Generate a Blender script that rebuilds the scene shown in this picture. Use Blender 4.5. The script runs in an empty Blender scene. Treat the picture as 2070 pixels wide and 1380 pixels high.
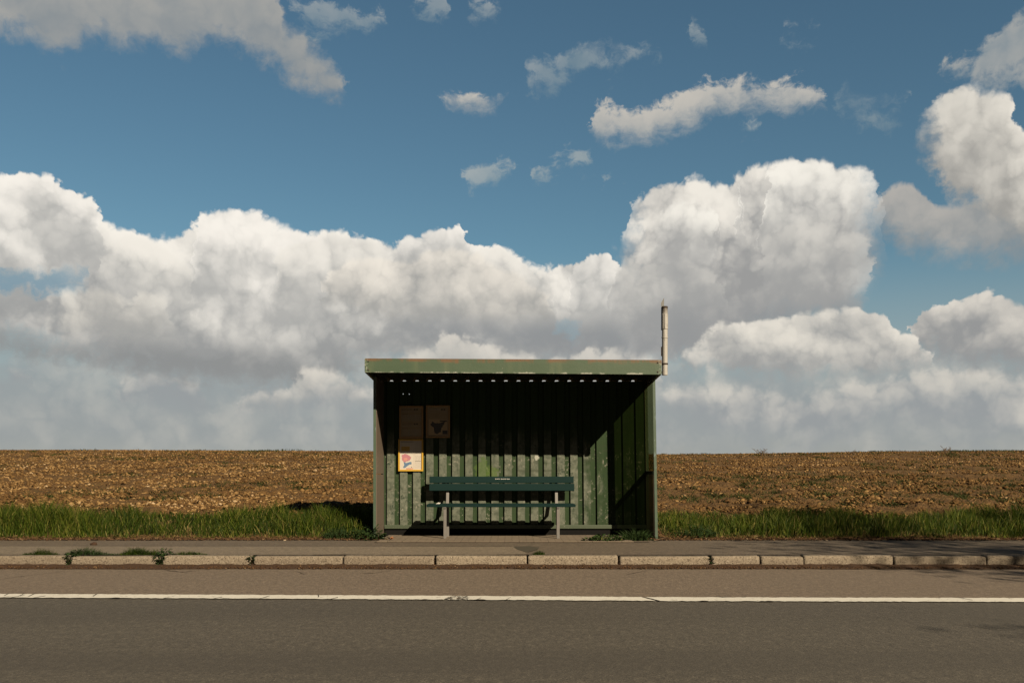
import bpy, bmesh, math, random
import numpy as np
from math import radians, sin, cos, pi
from mathutils import Vector, Matrix

scene = bpy.context.scene
COL = scene.collection
rng = np.random.default_rng(7)
random.seed(7)

# ------------------------------------------------------------------ camera
F = 1900.0                       # focal length of the photograph in its own pixels (2070 wide)
CAMZ, HORIZON, CX = 1.065, 950.0, 1035.0
cam_data = bpy.data.cameras.new("camera")
cam_data.sensor_width = 36.0
cam_data.lens = 36.0 * F / 2070.0
cam_data.shift_y = (HORIZON - 690.0) / 2070.0
cam_data.clip_start = 0.1
cam_data.clip_end = 20000.0
cam = bpy.data.objects.new("camera", cam_data)
cam.location = (0, 0, CAMZ)
cam.rotation_euler = (radians(90), 0, 0)
COL.objects.link(cam)
scene.camera = cam

# ------------------------------------------------------------------ light
scene.view_settings.view_transform = 'Standard'
scene.view_settings.look = 'None'
scene.view_settings.gamma = 1.0
scene.view_settings.use_curve_mapping = False
EXPOSURE = 1.60
scene.view_settings.exposure = EXPOSURE
G = 1.0 / 2 ** EXPOSURE          # display value -> scene radiance
SUN_EL = radians(33.3)
SUN_TO = Vector((0.490, -0.678, 0.549)).normalized()      # towards the sun
sun_data = bpy.data.lights.new("sun", 'SUN')
sun_data.energy = 5.0
sun_data.angle = radians(0.5)
sun_data.color = (1.0, 0.84, 0.62)
sun = bpy.data.objects.new("sun", sun_data)
sun.rotation_euler = SUN_TO.to_track_quat('Z', 'Y').to_euler()
sun.location = (20, -30, 25)
COL.objects.link(sun)

# ------------------------------------------------------------------ node helper
class V:
    """A socket (or number) with arithmetic that adds Math nodes."""
    def __init__(s, t, k): s.t, s.k = t, k
    def _m(s, op, *a, clamp=False):
        n = s.t.nodes.new('ShaderNodeMath'); n.operation = op; n.use_clamp = clamp
        for i, x in enumerate(a):
            if isinstance(x, V): s.t.links.new(x.k, n.inputs[i])
            else: n.inputs[i].default_value = float(x)
        return V(s.t, n.outputs[0])
    def __add__(s, o): return s._m('ADD', s, o)
    __radd__ = __add__
    def __sub__(s, o): return s._m('SUBTRACT', s, o)
    def __rsub__(s, o): return s._m('SUBTRACT', o, s)
    def __mul__(s, o): return s._m('MULTIPLY', s, o)
    __rmul__ = __mul__
    def __truediv__(s, o): return s._m('DIVIDE', s, o)
    def __neg__(s): return s._m('MULTIPLY', s, -1)
    def clamp(s): return s._m('ADD', s, 0, clamp=True)
    def max(s, o): return s._m('MAXIMUM', s, o)
    def min(s, o): return s._m('MINIMUM', s, o)
    def abs(s): return s._m('ABSOLUTE', s)
    def pow(s, o): return s._m('POWER', s, o)
    def sstep(s, a, b, ya=0.0, yb=1.0, kind='SMOOTHSTEP'):
        n = s.t.nodes.new('ShaderNodeMapRange'); n.interpolation_type = kind
        s.t.links.new(s.k, n.inputs[0])
        for i, x in enumerate((a, b, ya, yb)):
            if isinstance(x, V): s.t.links.new(x.k, n.inputs[1 + i])
            else: n.inputs[1 + i].default_value = float(x)
        return V(s.t, n.outputs[0])

class Tree:
    def __init__(s, t): s.t = t
    def new(s, kind, **kw):
        n = s.t.nodes.new(kind)
        for k, v in kw.items(): setattr(n, k, v)
        return n
    def put(s, sock, v):
        if isinstance(v, V): s.t.links.new(v.k, sock)
        elif hasattr(v, 'is_output'): s.t.links.new(v, sock)
        else:
            if isinstance(v, (tuple, list)) and len(v) == 3 and sock.type == 'RGBA': v = (*v, 1)
            sock.default_value = v
    def vec(s, x, y, z=0.0):
        n = s.new('ShaderNodeCombineXYZ')
        for i, c in enumerate((x, y, z)): s.put(n.inputs[i], c)
        return n.outputs[0]
    def xyz(s, v):
        n = s.new('ShaderNodeSeparateXYZ'); s.put(n.inputs[0], v)
        return [V(s.t, o) for o in n.outputs]
    def vmath(s, op, a, b=None, scale=None):
        n = s.new('ShaderNodeVectorMath', operation=op); s.put(n.inputs[0], a)
        if b is not None: s.put(n.inputs[1], b)
        if scale is not None: s.put(n.inputs['Scale'], scale)
        return n.outputs[0]
    def noise(s, v, scale, detail=2, rough=0.5, dist=0.0, dim='3D', color=False, lac=2.0):
        n = s.new('ShaderNodeTexNoise', noise_dimensions=dim); s.put(n.inputs['Vector'], v)
        n.inputs['Scale'].default_value = scale; n.inputs['Detail'].default_value = detail
        n.inputs['Roughness'].default_value = rough; n.inputs['Distortion'].default_value = dist
        n.inputs['Lacunarity'].default_value = lac
        return n.outputs['Color'] if color else V(s.t, n.outputs[0])
    def voro(s, v, scale, detail=0, rough=0.5, smooth=None, dim='3D', feature=None, out='Distance', rand=1.0):
        n = s.new('ShaderNodeTexVoronoi', voronoi_dimensions=dim)
        n.feature = feature or ('SMOOTH_F1' if smooth is not None else 'F1')
        s.put(n.inputs['Vector'], v); n.inputs['Scale'].default_value = scale
        if 'Detail' in n.inputs: n.inputs['Detail'].default_value = detail; n.inputs['Roughness'].default_value = rough
        if smooth is not None: n.inputs['Smoothness'].default_value = smooth
        n.inputs['Randomness'].default_value = rand
        return V(s.t, n.outputs[out]) if out == 'Distance' else n.outputs[out]
    def mix(s, f, a, b, mode='MIX'):
        n = s.new('ShaderNodeMix', data_type='RGBA', blend_type=mode)
        s.put(n.inputs[0], f); s.put(n.inputs[6], a); s.put(n.inputs[7], b)
        return n.outputs[2]
    def curve(s, x, pts):
        n = s.new('ShaderNodeFloatCurve'); s.put(n.inputs['Value'], x)
        c = n.mapping.curves[0]
        pts = sorted(pts)
        while len(c.points) < len(pts): c.points.new(0.5, 0.5)
        for p, (a, b) in zip(c.points, pts):
            p.location = (a, b); p.handle_type = 'AUTO_CLAMPED'
        n.mapping.use_clip = False
        n.mapping.extend = 'HORIZONTAL'
        n.mapping.update()
        return V(s.t, n.outputs[0])

# ------------------------------------------------------------------ sky: Nishita air with clouds laid out by azimuth and elevation
world = bpy.data.worlds.new("World")
scene.world = world
world.use_nodes = True
wt = world.node_tree
wt.nodes.clear()
W = Tree(wt)
AZ0, AZR, EL0, ELR = -32.0, 64.0, -3.0, 36.0
def azel(x, y):
    u, v = (x - CX) / F, (HORIZON - y) / F
    a = math.atan(u)
    return math.degrees(a), math.degrees(math.atan(v * cos(a)))
direction = W.new('ShaderNodeTexCoord').outputs['Generated']
dx, dy, dz = W.xyz(direction)
DEG = 180 / pi
az_all = dx._m('ARCTAN2', dx, dy) * DEG
el = dz._m('ARCSINE', dz.max(-0.9999).min(0.9999)) * DEG
az = (az_all - AZ0)._m('PINGPONG', az_all - AZ0, AZR) + AZ0     # the bank of cloud goes on round the horizon, mirrored
q = W.vec(az, el, 0.0)
sky_n = W.new('ShaderNodeTexSky', sky_type='NISHITA', sun_disc=False)
sky_n.sun_elevation = SUN_EL
sky_n.sun_rotation = math.atan2(SUN_TO.x, SUN_TO.y)
sky_n.air_density = 1.0; sky_n.dust_density = 0.4; sky_n.ozone_density = 1.0
SKY_S = 0.10                                     # strength of the Background node
air = W.mix(1.0, sky_n.outputs[0], (0.51 * G, 0.68 * G, 0.65 * G), 'MULTIPLY')
def C(r, g, b):                                  # a colour as the photograph shows it (0-255) -> world radiance
    return tuple(((x / 255 + .055) / 1.055) ** 2.4 * G / SKY_S for x in (r, g, b))
# low air: greyer towards the horizon
hz = el.sstep(13.5, 3.0, 0, 1)
low = W.mix(el.sstep(6.5, 0.5), C(154, 163, 165), C(163, 164, 160))
col = W.mix(hz * 0.96, air, low)

# turbulence shared by all the banks of cloud
w1x, w1y, _ = W.xyz(W.noise(q, 0.16, 2, 0.55, dim='2D', color=True))
w2x, w2y, _ = W.xyz(W.noise(q, 0.75, 4, 0.62, dim='2D', color=True))
qx = az + w1x * 1.2 + w2x * 0.8
qy = el + w1y * 1.0 + w2y * 0.8
qw = W.vec(qx, qy, 0.0)
fine = W.noise(q, 1.6, 6, 0.62, dim='2D') - 0.5
A = (az + w2x * 1.3 + w1x * 1.0 + fine * 0.5 - (1.15 + AZ0)) * (1.0 / AZR)
mott = W.noise(qw, 0.9, 4, 0.6, dim='2D') - 0.5
big = W.noise(q, 0.11, 1, 0.5, dim='2D') - 0.5
def lumps(v):                                    # rounded heaps, large and small
    a = W.voro(v, 0.21, dim='2D', smooth=0.6)
    b = W.noise(v, 0.30, 2, 0.5, dim='2D')
    return b * 1.1 - a * a * 0.9
l0 = lumps(qw)
l1 = lumps(W.vmath('ADD', qw, (0.6, 0.85, 0.0)))
cau = W.voro(qw, 0.80, 2, 0.55, dim='2D')         # cauliflower rims
cau = 0.17 - cau * cau * 0.46
heap = cau + fine * 0.36 + (l0 - 0.3) * 0.35
shade = (l0 - l1) * 0.85 + big * 0.40 + mott * 0.10 + cau * 0.42
flank = A + heap * 0.012 + mott * 0.02
crisp = w1y * 2.6 - 0.35
below = mott * 2.2 + fine * 0.8
feather = W.noise(W.vmath('MULTIPLY', qw, (0.75, 1.25, 1.0)), 0.62, 5, 0.66, dim='2D') * 4.0 - 2.1

def bank(tops, bases, light, dark, amp=0.9, st=0.35, sb=2.0, op=1.0, k0=0.15, kt=0.75, kr=1.1, wisp=0.0, ab=0.8, tpow=1.0, side=None):
    """One bank of cloud between an upper and a lower outline (photo pixels -> azimuth, elevation)."""
    global col
    def cv(pts):
        r = []
        for x, y in pts:
            a, e = azel(x, y); r.append(((a - AZ0) / AZR, e / 40.0))
        return W.curve(A, r) * 40.0
    T, B = cv(tops), cv(bases)
    et = heap._m('MULTIPLY_ADD', heap, amp, T - (el - 0.4 * st))
    eb = below._m('MULTIPLY_ADD', below, ab, (el + 0.4 * sb) - B)
    if wisp:
        et = et + feather * wisp; eb = eb + feather * wisp
    a = (et * crisp).sstep(0.0, st, 0, op) * eb.sstep(0.0, sb)
    if side:                                     # steep flanks dissolve sideways instead of ending on a line
        for x, w in side:
            e0 = (azel(x, 500)[0] - AZ0) / AZR; w /= 2070.0
            a = a * flank.sstep(e0, e0 + w)
    lo = k0 - 0.10
    lit = el.sstep(B, T, lo, lo + kt, kind='LINEAR') + (shade * kr if kr != 1.0 else shade)
    c = W.mix(lit.sstep(-0.15, 1.12), dark, light)
    col = W.mix(a, col, c)

# --- high wisps and thin upper cloud
OFF_T, OFF_B = 1500, 1300                        # "no cloud here": top under base
def islands(items):
    """several separate clouds: (list of (x, top, base)) each"""
    t, b = [(-200, 470), ], [(-200, 430)]
    t, b = [], []
    for it in items:
        x0, x1 = it[0][0], it[-1][0]
        ym0 = (it[0][1] + it[0][2]) / 2; ym1 = (it[-1][1] + it[-1][2]) / 2
        t.append((x0 - 14, ym0 + 55)); b.append((x0 - 14, ym0 - 55))
        for x, yt, yb in it: t.append((x, yt)); b.append((x, yb))
        t.append((x1 + 14, ym1 + 55)); b.append((x1 + 14, ym1 - 55))
    return t, b
t, b = islands([[(590, 15, 35), (640, 5, 62), (700, 25, 58), (785, 42, 50)],
                [(830, -10, 30), (870, -10, 36), (905, 5, 20)],
                [(950, 0, 22), (1000, 0, 34), (1025, 8, 24)],
                [(1055, 140, 168), (1085, 112, 180), (1130, 105, 168), (1180, 85, 140), (1240, 95, 140), (1300, 92, 115), (1325, 100, 116)],
                [(1395, 55, 85), (1420, 60, 80)],
                [(1588, 55, 82), (1620, 65, 85), (1655, 60, 82)],
                [(1695, 180, 215), (1730, 185, 250), (1780, 210, 248), (1830, 205, 235)]])
bank(t, b, C(172, 176, 174), C(128, 146, 154), amp=0.4, st=1.1, sb=1.3, op=0.58, k0=0.4, kt=0.5, wisp=0.95, ab=0.3)
t, b = islands([[(908, 192, 212), (950, 188, 215), (985, 188, 213), (1015, 182, 198)],
                [(1195, 222, 272), (1240, 212, 284), (1290, 220, 285), (1340, 205, 272), (1400, 172, 246), (1470, 155, 220), (1550, 152, 214), (1620, 158, 222), (1668, 182, 205)]])
bank(t, b, C(200, 194, 184), C(156, 161, 162), amp=0.45, st=0.55, sb=1.5, op=0.95, k0=0.35, kt=0.75, kr=0.6, ab=0.3, wisp=0.55)
t, b = islands([[(945, 350, 372), (985, 334, 375), (1032, 344, 358)],
                [(1075, 345, 364), (1120, 322, 360), (1150, 306, 340), (1190, 310, 330)],
                [(1218, 366, 384), (1270, 364, 380)],
                [(1498, 252, 268), (1535, 250, 268)]])
bank(t, b, C(178, 182, 178), C(140, 156, 162), amp=0.4, st=1.0, sb=1.1, op=0.7, k0=0.4, kt=0.5, ab=0.3, wisp=0.8)
# --- top left bank, seen from below
bank([(-60, -90), (395, -90), (520, -90), (560, -40), (575, 30), (605, 66), (645, 98), (678, 134), (694, 172), (712, 260), (760, 420), (2200, 420)],
     [(-60, 62), (0, 62), (60, 82), (125, 104), (185, 78), (255, 92), (310, 88), (360, 108), (402, 84), (440, 76), (500, 104), (550, 124), (590, 158), (625, 182), (690, 196), (712, 160), (760, 60), (2200, 60)],
     C(178, 174, 166), C(143, 148, 150), amp=0.6, st=0.9, sb=1.5, op=0.92, k0=0.40, kt=0.25, kr=0.9, ab=0.6, wisp=0.42)
# --- top right corner and the tall cloud below it
bank([(-60, 420), (1850, 420), (1880, 190), (1900, 132), (1950, 118), (1990, 70), (2030, 40), (2075, 10), (2200, 0)],
     [(-60, 60), (1850, 60), (1880, 120), (1900, 138), (1950, 160), (1990, 176), (2075, 168), (2200, 160)],
     C(178, 176, 170), C(140, 150, 155), amp=0.5, st=0.6, sb=1.2, op=0.88, k0=0.35, kt=0.4, wisp=0.5)
bank([(-60, 820), (1740, 820), (1765, 420), (1785, 384), (1820, 372), (1860, 385), (1905, 420), (1950, 410), (2000, 392), (2075, 350), (2200, 330)],
     [(-60, 330), (1740, 330), (1765, 430), (1785, 462), (1840, 500), (1900, 514), (1960, 520), (2075, 524), (2200, 520)],
     C(186, 180, 172), C(142, 146, 147), amp=0.5, st=0.6, sb=2.2, op=0.9, k0=0.15, kt=0.55)
bank([(-60, 820), (1825, 820), (1842, 320), (1854, 252), (1880, 212), (1915, 180), (1950, 166), (2000, 184), (2042, 200), (2056, 240), (2075, 262), (2200, 270)],
     [(-60, 150), (1825, 150), (1842, 262), (1854, 300), (1890, 345), (1915, 388), (1960, 412), (2010, 440), (2075, 470), (2200, 470)],
     C(233, 227, 215), C(160, 158, 153), amp=0.55, st=0.4, sb=1.4, k0=0.2, kt=0.65, kr=1.0, side=[(1838, 60)])
# --- thin grey cloud along the horizon
bank([(-60, 690), (300, 700), (700, 690), (1300, 690), (1700, 690), (2200, 690)],
     [(-60, 925), (2200, 925)],
     C(190, 188, 181), C(150, 156, 158), amp=1.2, st=2.5, sb=3.0, op=0.7, k0=0.36, kt=0.1, kr=1.3, wisp=0.5)
t, b = islands([[(-40, 755, 775), (30, 748, 772), (70, 756, 770)],
                [(240, 770, 800), (290, 748, 818), (350, 752, 826), (420, 790, 826)],
                [(475, 800, 828), (540, 782, 830), (620, 760, 826), (700, 766, 822), (760, 790, 815)],
                [(1340, 790, 815), (1420, 768, 860), (1500, 778, 880), (1600, 790, 885), (1700, 775, 880), (1790, 770, 850), (1860, 745, 860), (1960, 750, 880), (2070, 752, 885)]])
bank(t, b, C(214, 208, 197), C(152, 156, 158), amp=0.9, st=1.0, sb=2.2, op=0.8, k0=0.12, kt=0.7, kr=1.3, ab=0.6, wisp=0.4)
# --- the big bank on the left and over the shelter
bank([(-60, 362), (0, 358), (50, 350), (110, 363), (150, 388), (196, 405), (206, 440), (260, 462), (340, 472), (385, 462), (408, 436), (440, 420), (500, 424),
      (560, 448), (620, 466), (650, 458), (700, 468), (770, 486), (800, 490), (815, 478), (850, 474), (888, 460), (930, 457), (945, 484), (975, 500), (1010, 494),
      (1045, 508), (1085, 536), (1160, 524), (1200, 510), (1245, 530), (1285, 562), (1312, 592), (1328, 660), (1360, 900), (2200, 900)],
     [(-60, 700), (0, 690), (80, 700), (150, 722), (250, 748), (400, 764), (520, 776), (640, 770), (720, 745), (850, 735), (1000, 742), (1280, 742), (1328, 640), (1360, 500), (2200, 500)],
     C(246, 240, 229), C(156, 157, 156), amp=0.7, st=0.36, sb=2.0, k0=0.02, kt=1.05, kr=1.15)
# its separate heads, one in front of another
t, b = islands([[(-60, 372, 590), (0, 360, 600), (50, 352, 600), (110, 365, 580), (160, 392, 560), (200, 420, 540)],
                [(392, 470, 640), (410, 438, 660), (440, 421, 670), (500, 425, 680), (560, 449, 680), (620, 467, 670), (660, 500, 640)],
                [(800, 500, 560), (825, 476, 580), (880, 462, 585), (930, 458, 580), (945, 486, 550)],
                [(1150, 540, 660), (1180, 520, 670), (1205, 512, 670), (1245, 532, 680), (1290, 566, 690), (1318, 610, 680)]])
bank(t, b, C(249, 243, 233), C(180, 179, 175), amp=0.62, st=0.34, sb=3.4, op=0.92, k0=0.06, kt=0.98, kr=1.1)
t, b = islands([[(205, 500, 610), (250, 478, 640), (300, 482, 650), (350, 505, 650), (380, 540, 640)],
                [(560, 520, 640), (600, 490, 650), (650, 474, 640), (700, 480, 620), (770, 498, 600), (800, 530, 590)],
                [(930, 540, 620), (960, 514, 640), (1010, 500, 650), (1045, 515, 660), (1085, 545, 670), (1110, 580, 660)]])
bank(t, b, C(240, 234, 223), C(178, 177, 173), amp=0.62, st=0.5, sb=3.2, op=0.82, k0=0.06, kt=0.9, kr=1.1)
# blue hole on the left
t, b = islands([[(-40, 540, 580), (60, 540, 590), (120, 530, 600), (180, 540, 580), (200, 560, 590)], [(205, 602, 622), (232, 604, 620)]])
bank(t, b, C(132, 158, 170), C(118, 150, 168), amp=0.9, st=0.7, sb=0.9, op=0.85, k0=0.4, kt=0.2, kr=0.1, wisp=0.5)
# lower lobes of the left bank
bank([(-60, 900), (40, 900), (70, 640), (95, 600), (140, 578), (190, 575), (235, 590), (262, 610), (285, 590), (320, 600), (345, 640), (375, 690), (400, 880), (2200, 900)],
     [(-60, 500), (40, 500), (70, 655), (130, 675), (220, 680), (300, 690), (345, 712), (375, 722), (400, 600), (2200, 500)],
     C(240, 233, 220), C(168, 167, 163), amp=0.5, st=0.5, sb=1.5, k0=0.2, kt=0.65, kr=0.9, side=[(60, 70), (385, -110)])
bank([(-60, 655), (40, 668), (150, 690), (260, 690), (380, 700), (520, 690), (640, 694), (740, 700), (790, 900), (2200, 900)],
     [(-60, 700), (40, 716), (150, 735), (260, 752), (380, 765), (520, 776), (640, 772), (740, 740), (790, 500), (2200, 500)],
     C(170, 169, 166), C(140, 142, 142), amp=0.6, st=1.3, sb=1.6, op=0.8, k0=0.1, kt=0.3, kr=0.9)
# the lobe that bulges out over the shelter, and its shadowed foot
bank([(-60, 900), (620, 900), (648, 590), (668, 548), (705, 530), (760, 522), (820, 520), (880, 500), (950, 512), (1020, 540), (1075, 575), (1105, 610), (1125, 700), (1150, 900), (2200, 900)],
     [(-60, 450), (620, 450), (648, 605), (700, 625), (780, 645), (880, 652), (1000, 660), (1105, 650), (1125, 560), (1150, 450), (2200, 450)],
     C(240, 232, 219), C(166, 165, 161), amp=0.55, st=0.55, sb=1.5, k0=0.12, kt=0.85, kr=1.0)
bank([(-60, 900), (735, 900), (770, 652), (820, 640), (900, 642), (1000, 640), (1110, 640), (1200, 650), (1290, 620), (1380, 590), (1470, 620), (1500, 900), (2200, 900)],
     [(-60, 450), (735, 450), (770, 665), (820, 680), (900, 690), (1000, 690), (1110, 712), (1200, 722), (1290, 725), (1380, 712), (1470, 690), (1500, 450), (2200, 450)],
     C(176, 174, 170), C(143, 146, 148), amp=0.6, st=1.4, sb=1.3, op=0.85, k0=0.1, kt=0.4, kr=0.9)
# small patch of blue right of the middle
t, b = islands([[(1105, 668, 690), (1140, 650, 700), (1165, 660, 690)]])
bank(t, b, C(140, 165, 176), C(130, 160, 172), amp=0.9, st=1.4, sb=1.4, op=0.45, k0=0.4, kt=0.2, kr=0.1, wisp=1.0)
# bright ragged tops under it
bank([(-60, 900), (440, 900), (480, 800), (560, 785), (600, 752), (650, 740), (700, 755), (740, 790), (800, 720), (860, 690), (910, 672), (970, 690), (1040, 705), (1140, 722), (1190, 700), (1260, 702), (1330, 725), (1360, 900), (2200, 900)],
     [(-60, 700), (440, 700), (480, 815), (560, 822), (640, 800), (740, 812), (800, 800), (900, 800), (1000, 800), (1200, 800), (1330, 790), (1360, 700), (2200, 700)],
     C(224, 217, 205), C(166, 167, 164), amp=0.7, st=0.5, sb=2.2, op=0.85, k0=0.2, kt=0.7, kr=0.8, wisp=0.1)
# --- the big cumulus on the right
bank([(-60, 900), (1205, 900), (1228, 540), (1245, 496), (1268, 470), (1276, 420), (1290, 392), (1330, 374), (1370, 368), (1402, 352), (1432, 366), (1470, 363), (1492, 346),
      (1560, 330), (1620, 321), (1690, 326), (1745, 338), (1776, 370), (1782, 420), (1786, 500), (1795, 545), (1808, 700), (1830, 900), (2200, 900)],
     [(-60, 400), (1205, 400), (1228, 600), (1260, 690), (1330, 720), (1420, 712), (1500, 680), (1600, 640), (1700, 640), (1760, 600), (1795, 520), (1808, 450), (1830, 400), (2200, 400)],
     C(240, 234, 223), C(155, 155, 154), amp=0.7, st=0.36, sb=2.0, k0=-0.08, kt=0.90, kr=1.25, side=[(1228, 75), (1808, -95)])
t, b = islands([[(1300, 470, 560), (1330, 430, 580), (1380, 405, 590), (1430, 412, 590), (1490, 440, 580)],
                [(1490, 356, 480), (1560, 335, 500), (1620, 324, 505), (1690, 330, 500), (1745, 342, 490), (1772, 375, 470)]])
bank(t, b, C(247, 242, 231), C(172, 171, 168), amp=0.62, st=0.36, sb=3.4, op=0.85, k0=-0.05, kt=1.05, kr=1.2, side=[(1300, 60), (1792, -80)])
t, b = islands([[(1240, 560, 640), (1280, 530, 660), (1340, 520, 665), (1420, 540, 660), (1470, 580, 650)],
                [(1540, 500, 600), (1590, 455, 620), (1650, 440, 620), (1710, 460, 610), (1760, 510, 600)]])
bank(t, b, C(208, 204, 196), C(164, 164, 162), amp=0.7, st=0.8, sb=3.0, op=0.75, k0=0.05, kt=0.8, kr=1.2)
bank([(-60, 900), (1240, 900), (1275, 640), (1330, 612), (1420, 600), (1520, 590), (1640, 590), (1730, 600), (1760, 640), (1790, 900), (2200, 900)],
     [(-60, 500), (1240, 500), (1275, 690), (1330, 722), (1420, 722), (1520, 690), (1640, 660), (1730, 650), (1760, 620), (1790, 500), (2200, 500)],
     C(182, 179, 174), C(147, 149, 150), amp=0.8, st=1.8, sb=1.6, op=0.8, k0=0.1, kt=0.45, kr=1.0)
# --- far right cumulus, then the low one in front of it
bank([(-60, 900), (1805, 900), (1830, 668), (1870, 632), (1905, 620), (1945, 604), (1990, 584), (2040, 600), (2075, 610), (2200, 600)],
     [(-60, 500), (1805, 500), (1830, 680), (1880, 718), (1960, 736), (2075, 742), (2200, 740)],
     C(228, 221, 209), C(150, 151, 151), amp=0.6, st=0.25, sb=1.6, k0=0.02, kt=0.85, kr=1.1)
bank([(-60, 900), (1330, 900), (1370, 712), (1405, 700), (1432, 672), (1462, 650), (1560, 642), (1640, 630), (1720, 621), (1785, 634), (1805, 660), (1850, 684), (1890, 720), (1920, 900), (2200, 900)],
     [(-60, 500), (1330, 500), (1370, 725), (1432, 746), (1560, 758), (1680, 762), (1800, 750), (1890, 735), (1920, 500), (2200, 500)],
     C(236, 229, 216), C(156, 157, 156), amp=0.55, st=0.3, sb=1.5, k0=0.12, kt=0.8, kr=1.0)
# unseen sky behind the camera: dark cloud added to cut fill light in the shelter
col = W.mix(az_all.abs().sstep(40, 78), col, W.mix((mott * 1.6 + big + 0.5).clamp(), C(52, 58, 64), C(84, 90, 96)))
# below the horizon: dull ground light
col = W.mix(el.sstep(-0.5, -3.0), col, C(70, 60, 46))
bg = W.new('ShaderNodeBackground')
W.put(bg.inputs[0], col); bg.inputs[1].default_value = SKY_S
wo = W.new('ShaderNodeOutputWorld')
wt.links.new(bg.outputs[0], wo.inputs[0])

# ------------------------------------------------------------------ mesh and tagging helpers
class MB:
    """Collects faces; build() links them as ONE mesh object."""
    def __init__(s): s.v, s.f, s.m = [], [], []
    def face(s, pts, m=0):
        i = len(s.v); s.v += [tuple(p) for p in pts]; s.f.append(list(range(i, i + len(pts)))); s.m.append(m)
    def add(s, vs, fs, m=0):
        i = len(s.v); s.v += [tuple(p) for p in vs]
        for f in fs: s.f.append([i + k for k in f]); s.m.append(m)
    def box(s, x0, x1, y0, y1, z0, z1, m=0):
        s.add([(x0, y0, z0), (x1, y0, z0), (x1, y1, z0), (x0, y1, z0), (x0, y0, z1), (x1, y0, z1), (x1, y1, z1), (x0, y1, z1)],
              [(0, 3, 2, 1), (4, 5, 6, 7), (0, 1, 5, 4), (1, 2, 6, 5), (2, 3, 7, 6), (3, 0, 4, 7)], m)
    def tube(s, pts, radii, n=10, m=0, cap=True):
        pts = [Vector(p) for p in pts]
        if not hasattr(radii, '__len__'): radii = [radii] * len(pts)
        rings = []
        base = len(s.v)
        for i, p in enumerate(pts):
            d = (pts[min(i + 1, len(pts) - 1)] - pts[max(i - 1, 0)]).normalized()
            a = d.cross(Vector((0, 1, 0.03))).normalized(); b = d.cross(a)
            for k in range(n):
                t = 2 * pi * k / n
                s.v.append(tuple(p + (a * cos(t) + b * sin(t)) * radii[i]))
        for i in range(len(pts) - 1):
            for k in range(n):
                s.f.append([base + i * n + k, base + i * n + (k + 1) % n, base + (i + 1) * n + (k + 1) % n, base + (i + 1) * n + k]); s.m.append(m)
        if cap:
            s.f.append([base + k for k in range(n)][::-1]); s.m.append(m)
            s.f.append([base + (len(pts) - 1) * n + k for k in range(n)]); s.m.append(m)
    def poly(s, pts, y, m=0):                      # flat outline in x, z facing the road
        s.face([(x, y, z) for x, z in pts], m)
    def warp(s, fn): s.v = [fn(*p) for p in s.v]; return s
    def build(s, name, mats, parent=None, bevel=0, smooth=False):
        me = bpy.data.meshes.new(name)
        off = world_loc(parent) if parent else Vector((0, 0, 0))
        me.from_pydata([(x - off.x, y - off.y, z - off.z) for x, y, z in s.v], [], s.f)
        if not isinstance(mats, (list, tuple)): mats = [mats]
        for mt in mats: me.materials.append(mt)
        me.polygons.foreach_set('material_index', s.m)
        bm = bmesh.new(); bm.from_mesh(me); bmesh.ops.recalc_face_normals(bm, faces=bm.faces) if bevel else None
        bm.to_mesh(me); bm.free()
        if smooth: me.polygons.foreach_set('use_smooth', [True] * len(me.polygons))
        me.update()
        o = bpy.data.objects.new(name, me); COL.objects.link(o)
        if parent: o.parent = parent
        if bevel:
            b = o.modifiers.new('bevel', 'BEVEL'); b.width = bevel; b.segments = 2; b.limit_method = 'ANGLE'
        return o

def world_loc(o):
    v = Vector((0, 0, 0))
    while o: v = v + o.location; o = o.parent
    return v

def np_mesh(name, verts, faces, mat, tone=None, smooth=False):
    """numpy arrays -> mesh object; faces (n, k); tone = one number per vertex"""
    me = bpy.data.meshes.new(name)
    k = faces.shape[1]
    me.vertices.add(len(verts)); me.vertices.foreach_set('co', np.ascontiguousarray(verts, np.float32).ravel())
    me.loops.add(faces.size); me.loops.foreach_set('vertex_index', np.ascontiguousarray(faces, np.int32).ravel())
    me.polygons.add(len(faces)); me.polygons.foreach_set('loop_start', np.arange(0, faces.size, k, dtype=np.int32))
    if smooth: me.polygons.foreach_set('use_smooth', np.ones(len(faces), bool))
    if tone is not None:
        at = me.attributes.new('tone', 'FLOAT', 'POINT'); at.data.foreach_set('value', np.ascontiguousarray(tone, np.float32))
    me.update(calc_edges=True); me.validate()
    me.materials.append(mat)
    o = bpy.data.objects.new(name, me); COL.objects.link(o)
    return o

def tag(o, label=None, cat=None, group=None, kind=None):
    if label: o['label'] = label
    if cat: o['category'] = cat
    if group: o['group'] = group
    if kind: o['kind'] = kind
    return o
def thing(name, loc, label, cat, group=None):
    o = bpy.data.objects.new(name, None); o.empty_display_size = 0.2; o.location = loc; COL.objects.link(o)
    return tag(o, label, cat, group)
def at(x, y, D):                                   # photo pixel at a depth -> world point
    return Vector(((x - CX) / F * D, D, CAMZ + (HORIZON - y) / F * D))

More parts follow.
